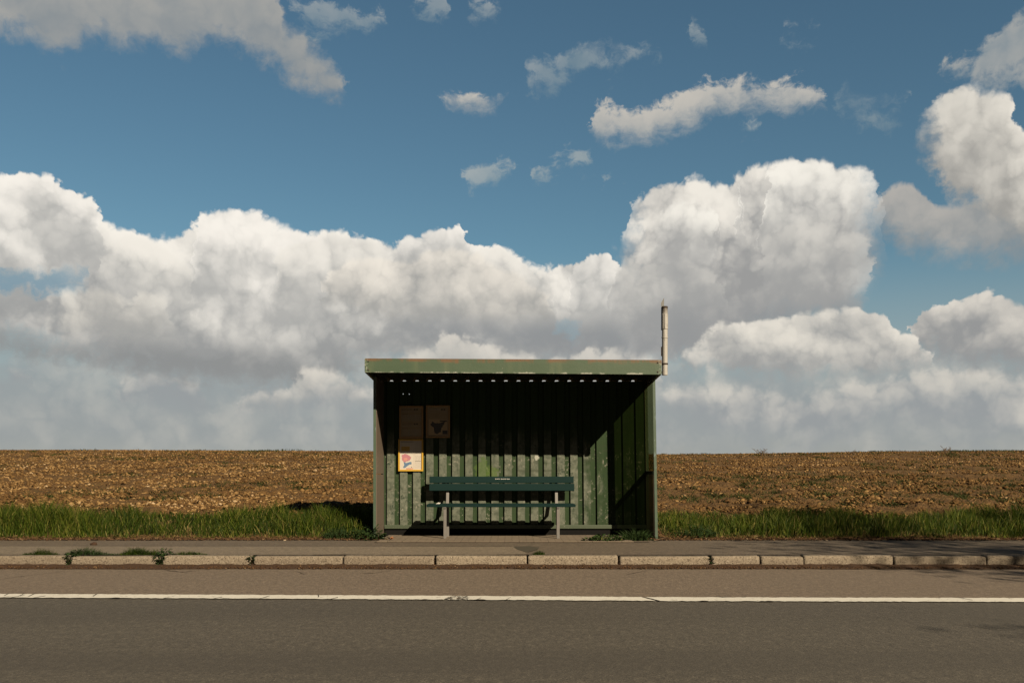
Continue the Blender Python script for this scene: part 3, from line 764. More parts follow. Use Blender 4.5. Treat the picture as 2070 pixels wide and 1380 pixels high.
# stones and clods lying on it: far past counting
ICO_V, ICO_F = None, None
bm = bmesh.new(); bmesh.ops.create_icosphere(bm, subdivisions=1, radius=1.0)
ICO_V = np.array([v.co[:] for v in bm.verts]); ICO_F = np.array([[v.index for v in f.verts] for f in bm.faces]); bm.free()
def scatter_lumps(P, R, squash, tone):
    n = len(P); nv = len(ICO_V)
    jit = 1 + (rng.random((n, nv, 1)) - 0.5) * 0.55
    S = np.stack([R * rng.uniform(0.8, 1.5, n), R * rng.uniform(0.7, 1.1, n), R * squash], -1)
    a = rng.uniform(0, 2 * pi, n); ca, sa = np.cos(a), np.sin(a)
    v = ICO_V[None] * jit * S[:, None, :]
    x = v[..., 0] * ca[:, None] - v[..., 1] * sa[:, None]; y = v[..., 0] * sa[:, None] + v[..., 1] * ca[:, None]
    tl = rng.normal(0, 0.25, n)[:, None]
    v = np.stack([x, y, v[..., 2] + x * tl], -1) + P[:, None, :]
    f = ICO_F[None] + (np.arange(n) * nv)[:, None, None]
    return v.reshape(-1, 3), f.reshape(-1, 3), np.repeat(tone, nv)
NS = 105000
ys = 13.9 * (66 / 13.9) ** (rng.random(NS) ** 1.0)
xs = rng.uniform(-0.68, 0.68, NS) * ys
side = np.clip(xs / (0.5 * ys), -0.3, 1)
keep = vnoise(xs * 0.9, ys * 0.9, 21) * 0.6 + vnoise(xs * 3.1, ys * 3.1, 22) * 0.4 > 0.33 + 0.12 * side + 0.2 * rng.random(NS)
xs, ys = xs[keep], ys[keep]; NS = len(xs)
R = np.exp(rng.normal(math.log(0.0165), 0.42, NS)) * (0.72 + ys / 30.0)
R = np.clip(R, 0.008, 0.048)
side = np.clip(xs / (0.5 * ys), -0.3, 1)
tone = np.clip(rng.beta(1.8, 2.3, NS) * (1 - 0.09 * side) * (0.70 + 0.5 * vnoise(xs * 0.35, ys * 0.35, 31)), 0, 1)  # stones toned down to the right, painting in dimmer light there
R = np.where(tone < 0.4, R * 1.1, R)
P = np.stack([xs, ys, field_z(xs, ys) + R * 0.25 + 0.02], -1)
v, f, t = scatter_lumps(P, R, 0.62, tone)
tag(np_mesh('field_stones', v, f, M_STONE, t), 'pale flints and brown clods strewn over the ploughed field', 'stones', kind='stuff')

# ------------------------------------------------------------------ blades and leaves
def blades(P, H, Wd, lean, tone, curl=0.5, seg=3):
    """P (n,3) roots, H heights, Wd widths, lean (n,2) tip offset"""
    n = len(P); a = rng.uniform(0, pi, n)
    ax = np.stack([np.cos(a), np.sin(a) * 0.6, np.zeros(n)], -1)
    vs, ts = [], []
    for k in range(seg + 1):
        u = k / seg
        c = P + np.stack([lean[:, 0] * u ** (1 + curl), lean[:, 1] * u ** (1 + curl), H * (u - 0.22 * curl * u ** 3)], -1)
        w = (Wd * (1 - u ** 1.6) * (0.75 + 0.5 * u) * 0.5)[:, None]
        if k < seg: vs += [c - ax * w, c + ax * w]
        else: vs += [c]
    v = np.stack(vs, 1); nv = v.shape[1]
    f = []
    for k in range(seg - 1):
        f += [[2 * k, 2 * k + 1, 2 * k + 3], [2 * k, 2 * k + 3, 2 * k + 2]]
    f += [[2 * seg - 2, 2 * seg - 1, 2 * seg]]
    f = np.array(f)[None] + (np.arange(n) * nv)[:, None, None]
    return v.reshape(-1, 3), f.reshape(-1, 3), np.repeat(tone, nv)
def leaves(P, D, L, Wd, tone):
    """lance-shaped leaves: P base, D direction (n,3), drooping"""
    n = len(P); D = D / np.linalg.norm(D, axis=1, keepdims=True)
    s = np.cross(D, np.array([0, 0, 1.0])); s /= np.linalg.norm(s, axis=1, keepdims=True) + 1e-6
    roll = rng.normal(0, 0.5, n)[:, None]
    up = np.cross(s, D); s = s * np.cos(roll) + up * np.sin(roll)
    vs = []
    for u, w in ((0, 0.12), (0.3, 0.8), (0.62, 0.9), (0.85, 0.45), (1, 0.0)):
        c = P + D * (L * u)[:, None]; c[:, 2] -= L * 0.35 * u ** 2
        if w: vs += [c - s * (Wd * w * .5)[:, None], c + s * (Wd * w * .5)[:, None]]
        else: vs += [c]
    v = np.stack(vs, 1); nv = v.shape[1]
    f = []
    for k in range(3): f += [[2 * k, 2 * k + 1, 2 * k + 3], [2 * k, 2 * k + 3, 2 * k + 2]]
    f += [[6, 7, 8]]
    f = np.array(f)[None] + (np.arange(n) * nv)[:, None, None]
    return v.reshape(-1, 3), f.reshape(-1, 3), np.repeat(tone, nv)
def join(parts):
    vs, fs, ts, k = [], [], [], 0
    for v, f, t in parts:
        vs.append(v); fs.append(f + k); ts.append(t); k += len(v)
    return np.concatenate(vs), np.concatenate(fs), np.concatenate(ts)

# verge grass
def verge(x0, x1, dens, hfun):
    n = int((x1 - x0) * 1.5 * dens)
    x = rng.uniform(x0, x1, n); y = 12.90 + 1.45 * rng.random(n) ** 1.15
    clump = vnoise(x * 1.5, y * 1.5, 40) * 0.35 + vnoise(x * 3.4, y * 3.4, 41) * 0.4 + vnoise(x * 8, y * 8, 42) * 0.25
    clump = np.clip((clump - 0.5) * 1.5 + 0.5, 0.02, 1)
    edge = np.clip((y - 12.86) / 0.25, 0.25, 1) * np.clip((14.42 - y) / 0.3, 0.3, 1)
    k = rng.random(n) < (0.35 + clump) * (0.5 + 0.5 * edge); x, y, clump, edge = x[k], y[k], clump[k], edge[k]; n = len(x)
    h = hfun(x, y) * (0.30 + 1.15 * clump) * edge * rng.uniform(0.40, 1.25, n)
    lean = np.stack([rng.normal(0.03, 0.30, n) * h, rng.normal(-0.02, 0.25, n) * h], -1)
    wide = rng.uniform(0.006, 0.016, n) * (0.8 + 0.5 * rng.random(n))
    tone = np.clip(rng.normal(0.47, 0.22, n) + (clump - 0.5) * 0.45, 0, 0.93)
    dry = rng.random(n) < 0.06; tone[dry] = rng.uniform(0.9, 1.0, dry.sum())
    low = h < 0.12; tone[low & (rng.random(n) < 0.2)] = 0.97
    return blades(np.stack([x, y, field_z(x, y) - 0.02], -1), h, wide, lean, tone)
hl = lambda x, y: 0.29 + 0.09 * np.sin(x * 1.1) * np.sin(x * 0.43 + 1) - 0.08 * np.clip((x + 2.9) / 0.7, 0, 1)
hr = lambda x, y: 0.21 + 0.05 * np.sin(x * 1.7 + 1) + 0.05 * np.clip((x - 4.5) / 3, 0, 1)
hb = lambda x, y: 0.20 + 0 * x
g = [verge(-9.5, -2.02, 3300, hl), verge(2.10, 9.5, 3100, hr)]
xb = rng.uniform(-2.02, 2.10, 3500); yb = rng.uniform(13.80, 14.35, 3500)       # low growth behind the shelter
hbv = rng.uniform(0.06, 0.22, 3500)
g.append(blades(np.stack([xb, yb, field_z(xb, yb) - 0.02], -1), hbv, np.full(3500, 0.008), rng.normal(0, 0.06, (3500, 2)), np.clip(rng.normal(0.4, 0.15, 3500), 0, 1)))
v, f, t = join(g)
tag(np_mesh('verge_grass', v, f, M_GRASS, t), 'long green grass along the verge between pavement and field', 'grass', kind='stuff')

# green weeds sprouting on the field
nt = 2600
yt = 15.0 * (62 / 15.0) ** rng.random(nt); xt = rng.uniform(-0.66, 0.66, nt) * yt
kt = vnoise(xt * 0.28, yt * 0.28, 51) + 0.12 * np.clip(xt / (0.5 * yt), -1, 1) > 0.46 + 0.35 * rng.random(nt)
xt, yt = xt[kt], yt[kt]
parts = []
for x, y in zip(xt, yt):
    m = int(rng.integers(10, 48)); sp = rng.uniform(0.05, 0.22) * (0.8 + y / 70)
    px, py = x + rng.normal(0, sp, m), y + rng.normal(0, sp, m)
    hh = rng.uniform(0.02, 0.085, m) * (1 + y / 60)
    parts.append(blades(np.stack([px, py, field_z(px, py)], -1), hh, np.full(m, 0.016 + y * 0.0005), rng.normal(0, 0.09, (m, 2)), np.clip(rng.normal(rng.uniform(0.1, 0.6), 0.12, m), 0, 1)))
# a thin fringe of growth on the crest
nc = 5200
xc = rng.uniform(-36, 36, nc); yc = rng.uniform(44, 60, nc)
kc = vnoise(xc * 0.5, yc * 0.2, 61) > 0.42; xc, yc = xc[kc], yc[kc]; nc = len(xc)
parts.append(blades(np.stack([xc, yc, field_z(xc, yc)], -1), 0.04 + 0.07 * rng.random(nc) + 0.42 * np.clip(vnoise(xc * 0.9, xc * 0 + 3.3, 63) - 0.62, 0, 1), np.full(nc, 0.05), rng.normal(0, 0.05, (nc, 2)), np.clip(rng.normal(0.4, 0.2, nc), 0, 1)))
v, f, t = join(parts)
tag(np_mesh('field_weeds', v, f, M_FWEED, t), 'small green weeds sprouting all over the stony field', 'weeds', kind='stuff')

# dry litter at the back of the pavement, soil in the gutter
nl = 9000
xl = rng.uniform(-9.5, 9.5, nl); yl = 12.66 + np.abs(rng.normal(0, 0.16, nl)); kl = (np.abs(xl - 0.03) > 1.75)
xl, yl = xl[kl], yl[kl]; nl = len(xl)
th = rng.uniform(0, 2 * pi, nl); Dl = np.stack([np.cos(th), np.sin(th), rng.normal(0.25, 0.2, nl)], -1)
lv = leaves(np.stack([xl, yl, np.maximum(field_z(xl, yl), PZ) + 0.008], -1), Dl, rng.uniform(0.02, 0.075, nl), rng.uniform(0.006, 0.025, nl), rng.beta(1.6, 2.2, nl))
lp = scatter_lumps(np.stack([rng.uniform(-9, 9, 2500), 12.64 + np.abs(rng.normal(0, 0.15, 2500)), np.full(2500, PZ + 0.012)], -1), rng.uniform(0.006, 0.02, 2500), 0.6, rng.beta(1.3, 2.5, 2500))
v, f, t = join([lv, lp])
k = np.abs(v[:, 0] - 0.03) > 1.70
tag(np_mesh('dead_leaves', v, f[k[f].all(1)], M_LITTER, t), 'brown dead leaves and crumbs edging the back of the pavement', 'litter', kind='stuff')
nx = 700
xs = np.linspace(-14, 14, nx); fr = 10.085 + 0.05 * (vnoise(xs * 1.7, xs * 0, 71) - 0.5) + 0.03 * (vnoise(xs * 9, xs * 0, 72) - 0.5)
prof = []
for u, zz in ((0, 0.0062), (0.3, 0.016), (0.6, 0.026), (1, 0.034)):
    prof.append(np.stack([xs, fr + (10.285 - fr) * u, zz + 0.012 * (vnoise(xs * 14, xs * 0 + u * 9, 73)) * (0.2 + u)], -1))
vv = np.stack(prof, 0); ii = np.arange(4 * nx).reshape(4, nx)
qd = np.stack([ii[:-1, :-1], ii[:-1, 1:], ii[1:, 1:], ii[1:, :-1]], -1).reshape(-1, 4)
tag(np_mesh('gutter_soil', vv.reshape(-1, 3), qd, M_GUTTER), 'dark soil gathered along the foot of the kerb', 'soil', kind='stuff')
ng = 5200
xg = rng.uniform(-8, 8, ng); yg = 10.07 + 0.2 * rng.random(ng) ** 0.8
v, f, t = scatter_lumps(np.stack([xg, yg, 0.012 + 0.02 * (yg - 10.07) / 0.2], -1), rng.uniform(0.004, 0.013, ng), 0.7, np.clip(rng.beta(1.1, 3.2, ng), 0, 1))
tag(np_mesh('gutter_crumbs', v, f, M_LITTER, t), 'crumbs of earth and grit lying in the gutter', 'grit', kind='stuff')

# ------------------------------------------------------------------ kerb stones
joints = [-420, -232, -46, 138, 324, 509, 693, 879, 1066, 1251, 1437, 1537, 1625, 1807, 1994, 2180, 2366]
klabels = {
    (-46, 138): 'speckled kerb stone cut off by the picture edge, left of a weedy joint',
    (138, 324): 'pale speckled kerb stone between the two joints overgrown with weeds',
    (324, 509): 'kerb stone between the leafy weed in its joint and a small joint weed',
    (509, 693): 'clean kerb stone right of a joint with a small weed, left of the shelter',
    (693, 879): 'kerb stone before the left corner of the shelter',
    (879, 1066): 'kerb stone straight in front of the bench legs and repair strip end',
    (1066, 1251): 'kerb stone with a small grass tuft behind its left end',
    (1251, 1437): 'kerb stone in front of the right corner post of the shelter',
    (1437, 1537): 'cut short kerb stone, the longer of the two short ones',
    (1537, 1625): 'shortest kerb stone of the row, shaded on its right end',
    (1625, 1807): 'shaded long kerb stone directly right of the two short ones',
    (1807, 1994): 'last whole kerb stone in the shade on the right',
    (1994, 2180): 'kerb stone cut off by the right edge of the picture'}
for a, b in zip(joints[:-1], joints[1:]):
    gap = {138: .024, 324: .026, 509: .020, 879: .013, 1251: .013, 1437: .015}
    xa, xb = (a - CX) / 185.0 + gap.get(a, .008), (b - CX) / 185.0 - gap.get(b, .008)
    bm = bmesh.new()
    n = max(8, int((xb - xa) / 0.018))
    prof = [(10.270, -0.05), (10.270, 0.03), (10.270, 0.075), (10.271, 0.104), (10.276, 0.117), (10.288, 0.124), (10.33, 0.127), (10.418, 0.127), (10.42, 0.05)]
    dzz = random.uniform(-0.007, 0.006); dyy = random.uniform(-0.009, 0.009); tilt = random.uniform(-0.007, 0.007)
    grid = []
    for i in range(n + 1):
        u = i / n; e = min(u, 1 - u) * (xb - xa)
        ring = []
        for j, (y, z) in enumerate(prof):
            c = max(0, 0.014 - e) / 0.014                     # ends rounded off
            jy = (random.random() - .5) * 0.005; jz = (random.random() - .5) * 0.004
            zz = z + dzz + tilt * (u - .5) + (jz if 2 < j < 7 else 0) - (c * 0.006 * random.uniform(.5, 1.4) if 3 <= j <= 6 else 0)
            ring.append(bm.verts.new((xa + (xb - xa) * u, y + dyy + (jy if j < 6 else 0) + (c * 0.004 if j < 5 else 0), zz)))
        grid.append(ring)
    for i in range(n):
        for j in range(len(prof) - 1): bm.faces.new([grid[i][j], grid[i + 1][j], grid[i + 1][j + 1], grid[i][j + 1]])
    bm.faces.new(grid[0][::-1]); bm.faces.new(grid[-1])
    bmesh.ops.recalc_face_normals(bm, faces=bm.faces)
    me = bpy.data.meshes.new('kerb_stone'); bm.to_mesh(me); bm.free(); me.materials.append(M_KERB)
    me.polygons.foreach_set('use_smooth', [True] * len(me.polygons))
    if (a, b) not in klabels: continue
    o = bpy.data.objects.new('kerb_stone', me); COL.objects.link(o)
    tag(o, klabels[(a, b)], 'kerb stone', 'kerb stones along the road')
mb = MB(); mb.box(-120, 120, 10.30, 10.405, -0.05, 0.085)
tag(mb.build('kerb_bed', M_GUTTER), kind='structure')

# ------------------------------------------------------------------ the bus shelter
YF, YW, YB = 12.29, 12.84, 13.57
XL, XR = -1.895, 1.957
def lean(x, y, z):                                  # the right-hand frame leans out a little towards its foot
    return (x + 0.036 * max(0.0, 1 - (z - 0.12) / 2.2) * min(max(x / 1.957, 0), 1), y, z)
def roofz(x, y): return 0.0 - 0.0073 * (x - 0.015) - 0.044 * (y - YF)
shelter = thing('bus_shelter', (0.03, 13.2, 0.12), 'green corrugated metal bus shelter open to the road at the edge of the field', 'bus shelter')
# back wall: trapezoid sheet, two little holes near the top left
mb = MB()
pitch = 0.1886; x_ref = -0.862
WTOP, WBOT = 2.348, 0.236
xs_prof = []
k0 = -6
for k in range(k0, 16):
    b = x_ref + k * pitch
    xs_prof += [(b, 0.0), (b + 0.101, 0.0), (b + 0.113, 0.031), (b + pitch - 0.010, 0.031)]
lo_x, hi_x = -1.858, 1.945
pr = []
for (x0, d0), (x1, d1) in zip(xs_prof[:-1], xs_prof[1:]):
    for u in (0, 1):
        pass
def depth_at(x):
    for (x0, d0), (x1, d1) in zip(xs_prof[:-1], xs_prof[1:]):
        if x0 <= x <= x1: return d0 + (d1 - d0) * (x - x0) / (x1 - x0 + 1e-9)
    return 0.0
holes = [(-1.571, 2.165), (-1.486, 2.165)]
cuts = sorted({lo_x, hi_x, *[x for x, d in xs_prof if lo_x < x < hi_x], *[h[0] - .006 for h in holes], *[h[0] + .006 for h in holes]})
zc = [WBOT, 0.8, 1.5, 2.159, 2.171, WTOP]
for xa, xb in zip(cuts[:-1], cuts[1:]):
    for za, zb in zip(zc[:-1], zc[1:]):
        if any(abs((xa + xb) / 2 - hx) < .004 and abs((za + zb) / 2 - hz) < .004 for hx, hz in holes): continue
        e = 1e-6
        da, db = depth_at(xa + e), depth_at(xb - e)
        mb.face([(xa, YB + da, za), (xb, YB + db, za), (xb, YB + db, zb), (xa, YB + da, zb)])
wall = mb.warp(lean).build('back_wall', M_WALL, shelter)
mb = MB(); mb.box(-1.84, 1.925, YB - 0.028, YB - 0.002, 0.224, 0.278); mb.warp(lean).build('base_rail', M_BASE, shelter, bevel=0.003)
mb = MB(); mb.box(-1.83, 1.915, YB + 0.0, YB + 0.05, 0.10, 0.226); mb.warp(lean).build('gap_fill', M_BLACK, shelter)  # black filler standing in for the shaded open gap below the sheet
# roof: ribbed sheet running front to back
mb = MB()
rp = 0.185; r0 = -1.754
pts = [(-1.905, 0.0)]
for k in range(20):
    c_ = r0 + k * rp
    pts += [(c_ - 0.038, 0.0), (c_ - 0.019, 0.031), (c_ + 0.019, 0.031), (c_ + 0.038, 0.0)]
pts.append((1.935, 0.0))
yb2 = YB + 0.15
base = 2.352 + 0.044 * (YB - YF)
for (xa, da), (xb_, db) in zip(pts[:-1], pts[1:]):
    za0, zb0 = base + da, base + db
    mb.face([(xa, YF + .035, za0 + roofz(0.015, YF)), (xb_, YF + .035, zb0 + roofz(0.015, YF)), (xb_, yb2, zb0 + roofz(0.015, yb2)), (xa, yb2, za0 + roofz(0.015, yb2))])
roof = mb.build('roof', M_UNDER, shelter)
mb = MB()
xl, xr = -1.927, 1.957
def fz(x, top): return (2.516 if top else 2.330) - (0.0052 if top else 0.0073) * x
n = 24
for i in range(n):
    a, b = xl + (xr - xl) * i / n, xl + (xr - xl) * (i + 1) / n
    mb.add([(a, YF, fz(a, 0)), (b, YF, fz(b, 0)), (b, YF, fz(b, 1)), (a, YF, fz(a, 1)), (a, YF + .03, fz(a, 0)), (b, YF + .03, fz(b, 0)), (b, YF + .03, fz(b, 1)), (a, YF + .03, fz(a, 1))],
           [(0, 1, 2, 3), (7, 6, 5, 4), (3, 2, 6, 7), (4, 5, 1, 0)] + ([(4, 0, 3, 7)] if i == 0 else []) + ([(1, 5, 6, 2)] if i == n - 1 else []))
fascia = mb.build('fascia', M_FASCIA, roof)
for x0, x1 in ((xl, xl + .028), (xr - .028, xr)):
    mb = MB(); ye = YB + 0.17; xm = (x0 + x1) / 2
    vs = []
    for y in (YF + .0305, ye):
        d = -0.044 * (y - YF)
        for x, t_ in ((x0, 0), (x1, 0), (x1, 1), (x0, 1)): vs.append((x, y, fz(x, t_) + d))
    mb.add(vs, [(0, 1, 2, 3), (7, 6, 5, 4), (0, 4, 5, 1), (1, 5, 6, 2), (2, 6, 7, 3), (3, 7, 4, 0)])
    mb.build('edge_trim', M_FASCIA, roof)
for x, top in ((xl + .05, 1), (xl + .05, 0), (xr - .05, 1), (xr - .05, 0)):
    z = fz(x, top) + (-0.035 if top else 0.035)
    mb = MB(); mb.tube([(x, YF + 0.004, z), (x, YF - 0.006, z), (x, YF - 0.009, z)], [0.011, 0.011, 0.006], 10); mb.build('screw', M_SCREW, fascia)
# side frames
for sx in (-1, 1):
    xo = XL if sx < 0 else XR
    xi = xo - sx * 0.045
    def bx(name, a, b, y0, y1, z0, z1, mat, bev=0.003):
        m_ = MB(); m_.box(min(a, b), max(a, b), y0, y1, z0, z1); return m_.warp(lean).build(name, mat, shelter, bevel=bev)
    # the front post is an angle: a narrow face to the road and a leg running back
    bx('corner_post', xo, xo - sx * 0.036, YW, YW + 0.006, 0.06, 2.345, M_POST, 0)
    bx('corner_post', xo, xo - sx * 0.006, YW + 0.007, YW + 0.06, 0.06, 2.345, M_POST, 0)
    bx('rear_post', xo, xo - sx * 0.045, YB + 0.012, YB + 0.06, 0.06, 2.33, M_POST)
    if sx < 0:
        zr = 1.012
        bx('window_panel', xi, xi + sx * 0.012, YW + 0.012, YB + 0.004, zr + 0.006, 2.335, M_PANEL, 0)
        bx('solid_panel', xi + 0.002, xi + sx * 0.012, YW + 0.012, YB + 0.004, 0.15, zr - 0.006, M_PANEL, 0)
    else:
        zr = 1.035
        bx('window_panel', xi, xi + sx * 0.012, YW + 0.012, YB + 0.004, zr + 0.022, 2.335, M_PLEXI, 0)
        bx('solid_panel', xi - 0.002, xi + sx * 0.012, YW + 0.012, YB + 0.004, 0.15, zr - 0.034, M_DIRTY, 0)
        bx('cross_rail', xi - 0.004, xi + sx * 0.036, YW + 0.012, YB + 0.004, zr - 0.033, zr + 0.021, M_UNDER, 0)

# ------------------------------------------------------------------ bench
FZ = 0.132
bench = thing('bench', (-0.15, 13.1, FZ), 'dark green slatted bench on two grey steel legs inside the shelter', 'bench')
def slat(name, x0, x1, yc, zc, hh, th, tilt):
    mb = MB(); mb.box(x0, x1, -th / 2, th / 2, -hh / 2, hh / 2)
    ct, s_ = cos(tilt), sin(tilt)
    mb.warp(lambda x, y, z: (x, yc + y * ct + z * s_, zc - y * s_ + z * ct))
    return mb.build(name, M_BENCH, bench, bevel=0.006)
top_slat = slat('back_slat', -1.178, 0.880, 13.42, 0.928, 0.093, 0.034, 0.16)
slat('back_slat', -1.180, 0.888, 13.405, 0.822, 0.104, 0.034, 0.16)
for i, yc in enumerate((12.935, 13.065, 13.195)):
    mb = MB(); x0, x1 = (-1.172, 0.872) if i == 0 else (-1.168, 0.868)
    mb.box(x0, x1, yc - 0.055, yc + 0.055, 0.560, 0.600)
    mb.build('seat_slat', M_BENCH, bench, bevel=0.006)
for xc in (-0.920, 0.633):
    mb = MB(); w = 0.020
    def bar(p, q_, th):                              # flat bar in the y-z plane
        p, q_ = Vector(p), Vector(q_); d = (q_ - p).normalized(); nrm = Vector((-d.y, d.x))
        a, b, c_, d_ = p + nrm * th, p - nrm * th, q_ - nrm * th, q_ + nrm * th
        vs = [(xc + s * w, v_.x, v_.y) for s in (-1, 1) for v_ in (a, b, c_, d_)]
        mb.add(vs, [(0, 1, 2, 3), (7, 6, 5, 4), (0, 4, 5, 1), (1, 5, 6, 2), (2, 6, 7, 3), (3, 7, 4, 0)])
    bar((12.905, FZ - 0.02), (12.905, 0.545), 0.020)
    bar((12.87, 0.5515), (13.40, 0.5515), 0.0075)
    bar((13.385, 0.545), (13.485, 0.965), 0.016)
    mb.build('leg', M_STEEL, bench, bevel=0.003)
    mb = MB(); xc2 = xc + 0.012
    bar0 = xc; xc = xc2; bar((13.255, FZ - 0.02), (13.255, 0.5435), 0.018); xc = bar0
    mb.build('rear_leg', M_STEEL, bench, bevel=0.003)
# the small white lettering on the top slat (too small to read in the photograph)
mb = MB()
x = (1001.2 - CX) / 141.8; xe = (1030.3 - CX) / 141.8
tz, ty = 0.943, 13.42 - 0.0195 + 0.0025
words = [(0.0, 0.36), (0.40, 0.76), (0.80, 1.0)]
for a, b in words:
    xx = x + (xe - x) * a
    first = True
    while xx < x + (xe - x) * b - 0.004:
        h_ = 0.013 if first or random.random() < 0.25 else 0.0085
        z0 = tz - 0.0065
        k = random.choice('onlr')
        def st(x0, x1, za, zb): mb.face([(x0, ty + (za - tz) * .16, za), (x1, ty + (za - tz) * .16, za), (x1, ty + (zb - tz) * .16, zb), (x0, ty + (zb - tz) * .16, zb)])
        st(xx, xx + .003, z0, z0 + h_)
        if k in 'on': st(xx + .0055, xx + .0085, z0, z0 + .0085)
        if k in 'onr': st(xx + .003, xx + .0055, z0 + .006, z0 + .0085)
        if k == 'o': st(xx + .003, xx + .0055, z0, z0 + .0025)
        xx += 0.0115 if k in 'on' else (0.0085 if k == 'r' else 0.0055); first = False
mb.build('lettering', M_WHITE, top_slat)

# scrap of white paper left on the seat
mb = MB()
p = at(886, 1016.5, 12.97)
for i in range(3):
    a = i * 1.1
    mb.add([(p.x - .030 + .01 * i, p.y - .03, .601 + .002 * i), (p.x + .022, p.y - .034 + .01 * i, .603), (p.x + .030, p.y + .02, .612 + .004 * i), (p.x + .002, p.y + .028, .622 - .004 * i), (p.x - .034, p.y + .016, .606)],
           [(0, 1, 3), (1, 2, 3), (0, 3, 4)])
tag(mb.build('paper_scrap', M_WHITE), 'crumpled scrap of white paper on the left end of the bench seat', 'paper')

# ------------------------------------------------------------------ notices on the back wall
def notice(x0, x1, y0, y1, label, fm, rim=0.030, band=0):
    D = 13.545; s = F / D
    a, b = (x0 - CX) / s, (x1 - CX) / s; zt, zb = CAMZ + (HORIZON - y0) / s, CAMZ + (HORIZON - y1) / s
    r = thing('notice_frame', ((a + b) / 2, D, zb), label, 'notice', 'framed bus notices on the back wall')
    mb = MB()
    mb.box(a, b, D, D + .0235, zb, zb + rim); mb.box(a, b, D, D + .0235, zt - rim, zt)
    mb.box(a, a + rim, D, D + .0235, zb + rim + .0002, zt - rim - .0002); mb.box(b - rim, b, D, D + .0235, zb + rim + .0002, zt - rim - .0002)
    mb.build('frame', fm, r, bevel=0.002)
    mb = MB(); mb.box(a + rim, b - rim, D + .012, D + .02, zb + rim, zt - rim)
    sh = mb.build('sheet', M_PAPER if fm is M_YEL else M_SHADED, r)
    ia, ib, iz0, iz1 = a + rim, b - rim, zb + rim, zt - rim
    X_ = lambda u: ia + (ib - ia) * u
    Z_ = lambda v: iz1 - (iz1 - iz0) * v
    return r, sh, X_, Z_, D + .0112
class Print(MB):
    def rect(s, u0, u1, v0, v1, m, dy=0.0): s.face([(s.X(u0), s.y - dy, s.Z(v1)), (s.X(u1), s.y - dy, s.Z(v1)), (s.X(u1), s.y - dy, s.Z(v0)), (s.X(u0), s.y - dy, s.Z(v0))], m)
    def shape(s, pts, m, dy=0.0): s.face([(s.X(u), s.y - dy, s.Z(v)) for u, v in pts], m)
    def rows(s, u0, u1, v0, v1, n, m, dy=0.0):
        for i in range(n):
            v = v0 + (v1 - v0) * (i + .5) / n; u = u0
            while u < u1 - .02:
                w = random.uniform(.02, .07); s.rect(u, min(u + w, u1), v - .005, v + .005, m, dy); u += w + .018
def printer(X_, Z_, y):
    p = Print(); p.X, p.Z, p.y = X_, Z_, y; return p
# lower left: fare map
r, sh, X_, Z_, y = notice(805, 855.5, 887, 952, 'yellow framed fare map with pink and blue areas, its lower half sunlit', M_YEL, 0.024)
p = printer(X_, Z_, y)
INKS = [M_INK, M_GREYINK, M_PINK, M_ROSE, M_BLUE, M_RED, M_MAPTAN, M_YEL]
p.rect(0.03, 0.62, 0.02, 0.06, 1); p.rows(0.04, 0.6, 0.07, 0.16, 2, 1)
p.rect(0.06, 0.45, 0.20, 0.36, 7); p.rows(0.09, 0.42, 0.22, 0.34, 3, 0, .0005)
p.rows(0.05, 0.6, 0.38, 0.46, 2, 1)
def ragged(pts, amp, n=4):
    o = []
    for (a, b), (c_, d_) in zip(pts, pts[1:] + pts[:1]):
        for k in range(n):
            t_ = k / n; o.append((a + (c_ - a) * t_ + random.uniform(-amp, amp), b + (d_ - b) * t_ + random.uniform(-amp, amp)))
    return o
p.shape(ragged([(0.08, 0.49), (0.22, 0.46), (0.40, 0.49), (0.52, 0.58), (0.44, 0.68), (0.34, 0.72), (0.18, 0.74), (0.10, 0.66)], .014), 2)
p.shape(ragged([(0.17, 0.60), (0.30, 0.58), (0.38, 0.64), (0.28, 0.70), (0.18, 0.68)], .012), 3, .0005)
p.shape(ragged([(0.18, 0.75), (0.30, 0.77), (0.52, 0.73), (0.54, 0.80), (0.38, 0.85), (0.30, 0.91), (0.20, 0.95), (0.13, 0.93), (0.20, 0.84)], .012), 4)
p.rect(0.28, 0.60, 0.955, 0.985, 5); p.rect(0.52, 0.55, 0.90, 0.93, 0)
p.rect(0.645, 0.652, 0.02, 0.98, 1)
p.rows(0.70, 0.96, 0.03, 0.46, 11, 1); p.rows(0.70, 0.96, 0.50, 0.96, 12, 1); p.rect(0.70, 0.96, 0.70, 0.712, 0)
p.build('print', INKS, sh)
# upper left: timetable, and upper right: route plan, both in the shade
r, sh, X_, Z_, y = notice(807, 855.5, 820, 885.5, 'shaded brown framed timetable with ruled columns, directly above the fare map', M_BRN, 0.024)
p = printer(X_, Z_, y)
for v0 in (0.03, 0.53):
    p.rows(0.05, 0.55, v0, v0 + .07, 2, 0); p.rect(0.62, 0.70, v0 + .01, v0 + .06, 0); p.rect(0.74, 0.82, v0 + .01, v0 + .06, 0)
    p.rect(0.03, 0.97, v0 + .10, v0 + .106, 1); p.rows(0.06, 0.36, v0 + .17, v0 + .21, 1, 0)
    for u in (0.06, 0.38, 0.68, 0.94): p.rect(u, u + .008, v0 + .23, v0 + .44, 1)
    p.rect(0.06, 0.948, v0 + .23, v0 + .238, 1, .0004); p.rows(0.1, 0.92, v0 + .25, v0 + .43, 6, 1)
p.build('print', INKS, sh)
r, sh, X_, Z_, y = notice(861, 909.5, 819, 884.5, 'shaded brown framed route plan with a dark map shape, right of the timetable', M_BRN, 0.022)
p = printer(X_, Z_, y)
p.rows(0.12, 0.6, 0.06, 0.12, 2, 1); p.rect(0.66, 0.72, 0.06, 0.12, 0); p.rect(0.77, 0.83, 0.06, 0.12, 0); p.rect(0.06, 0.95, 0.155, 0.162, 1)
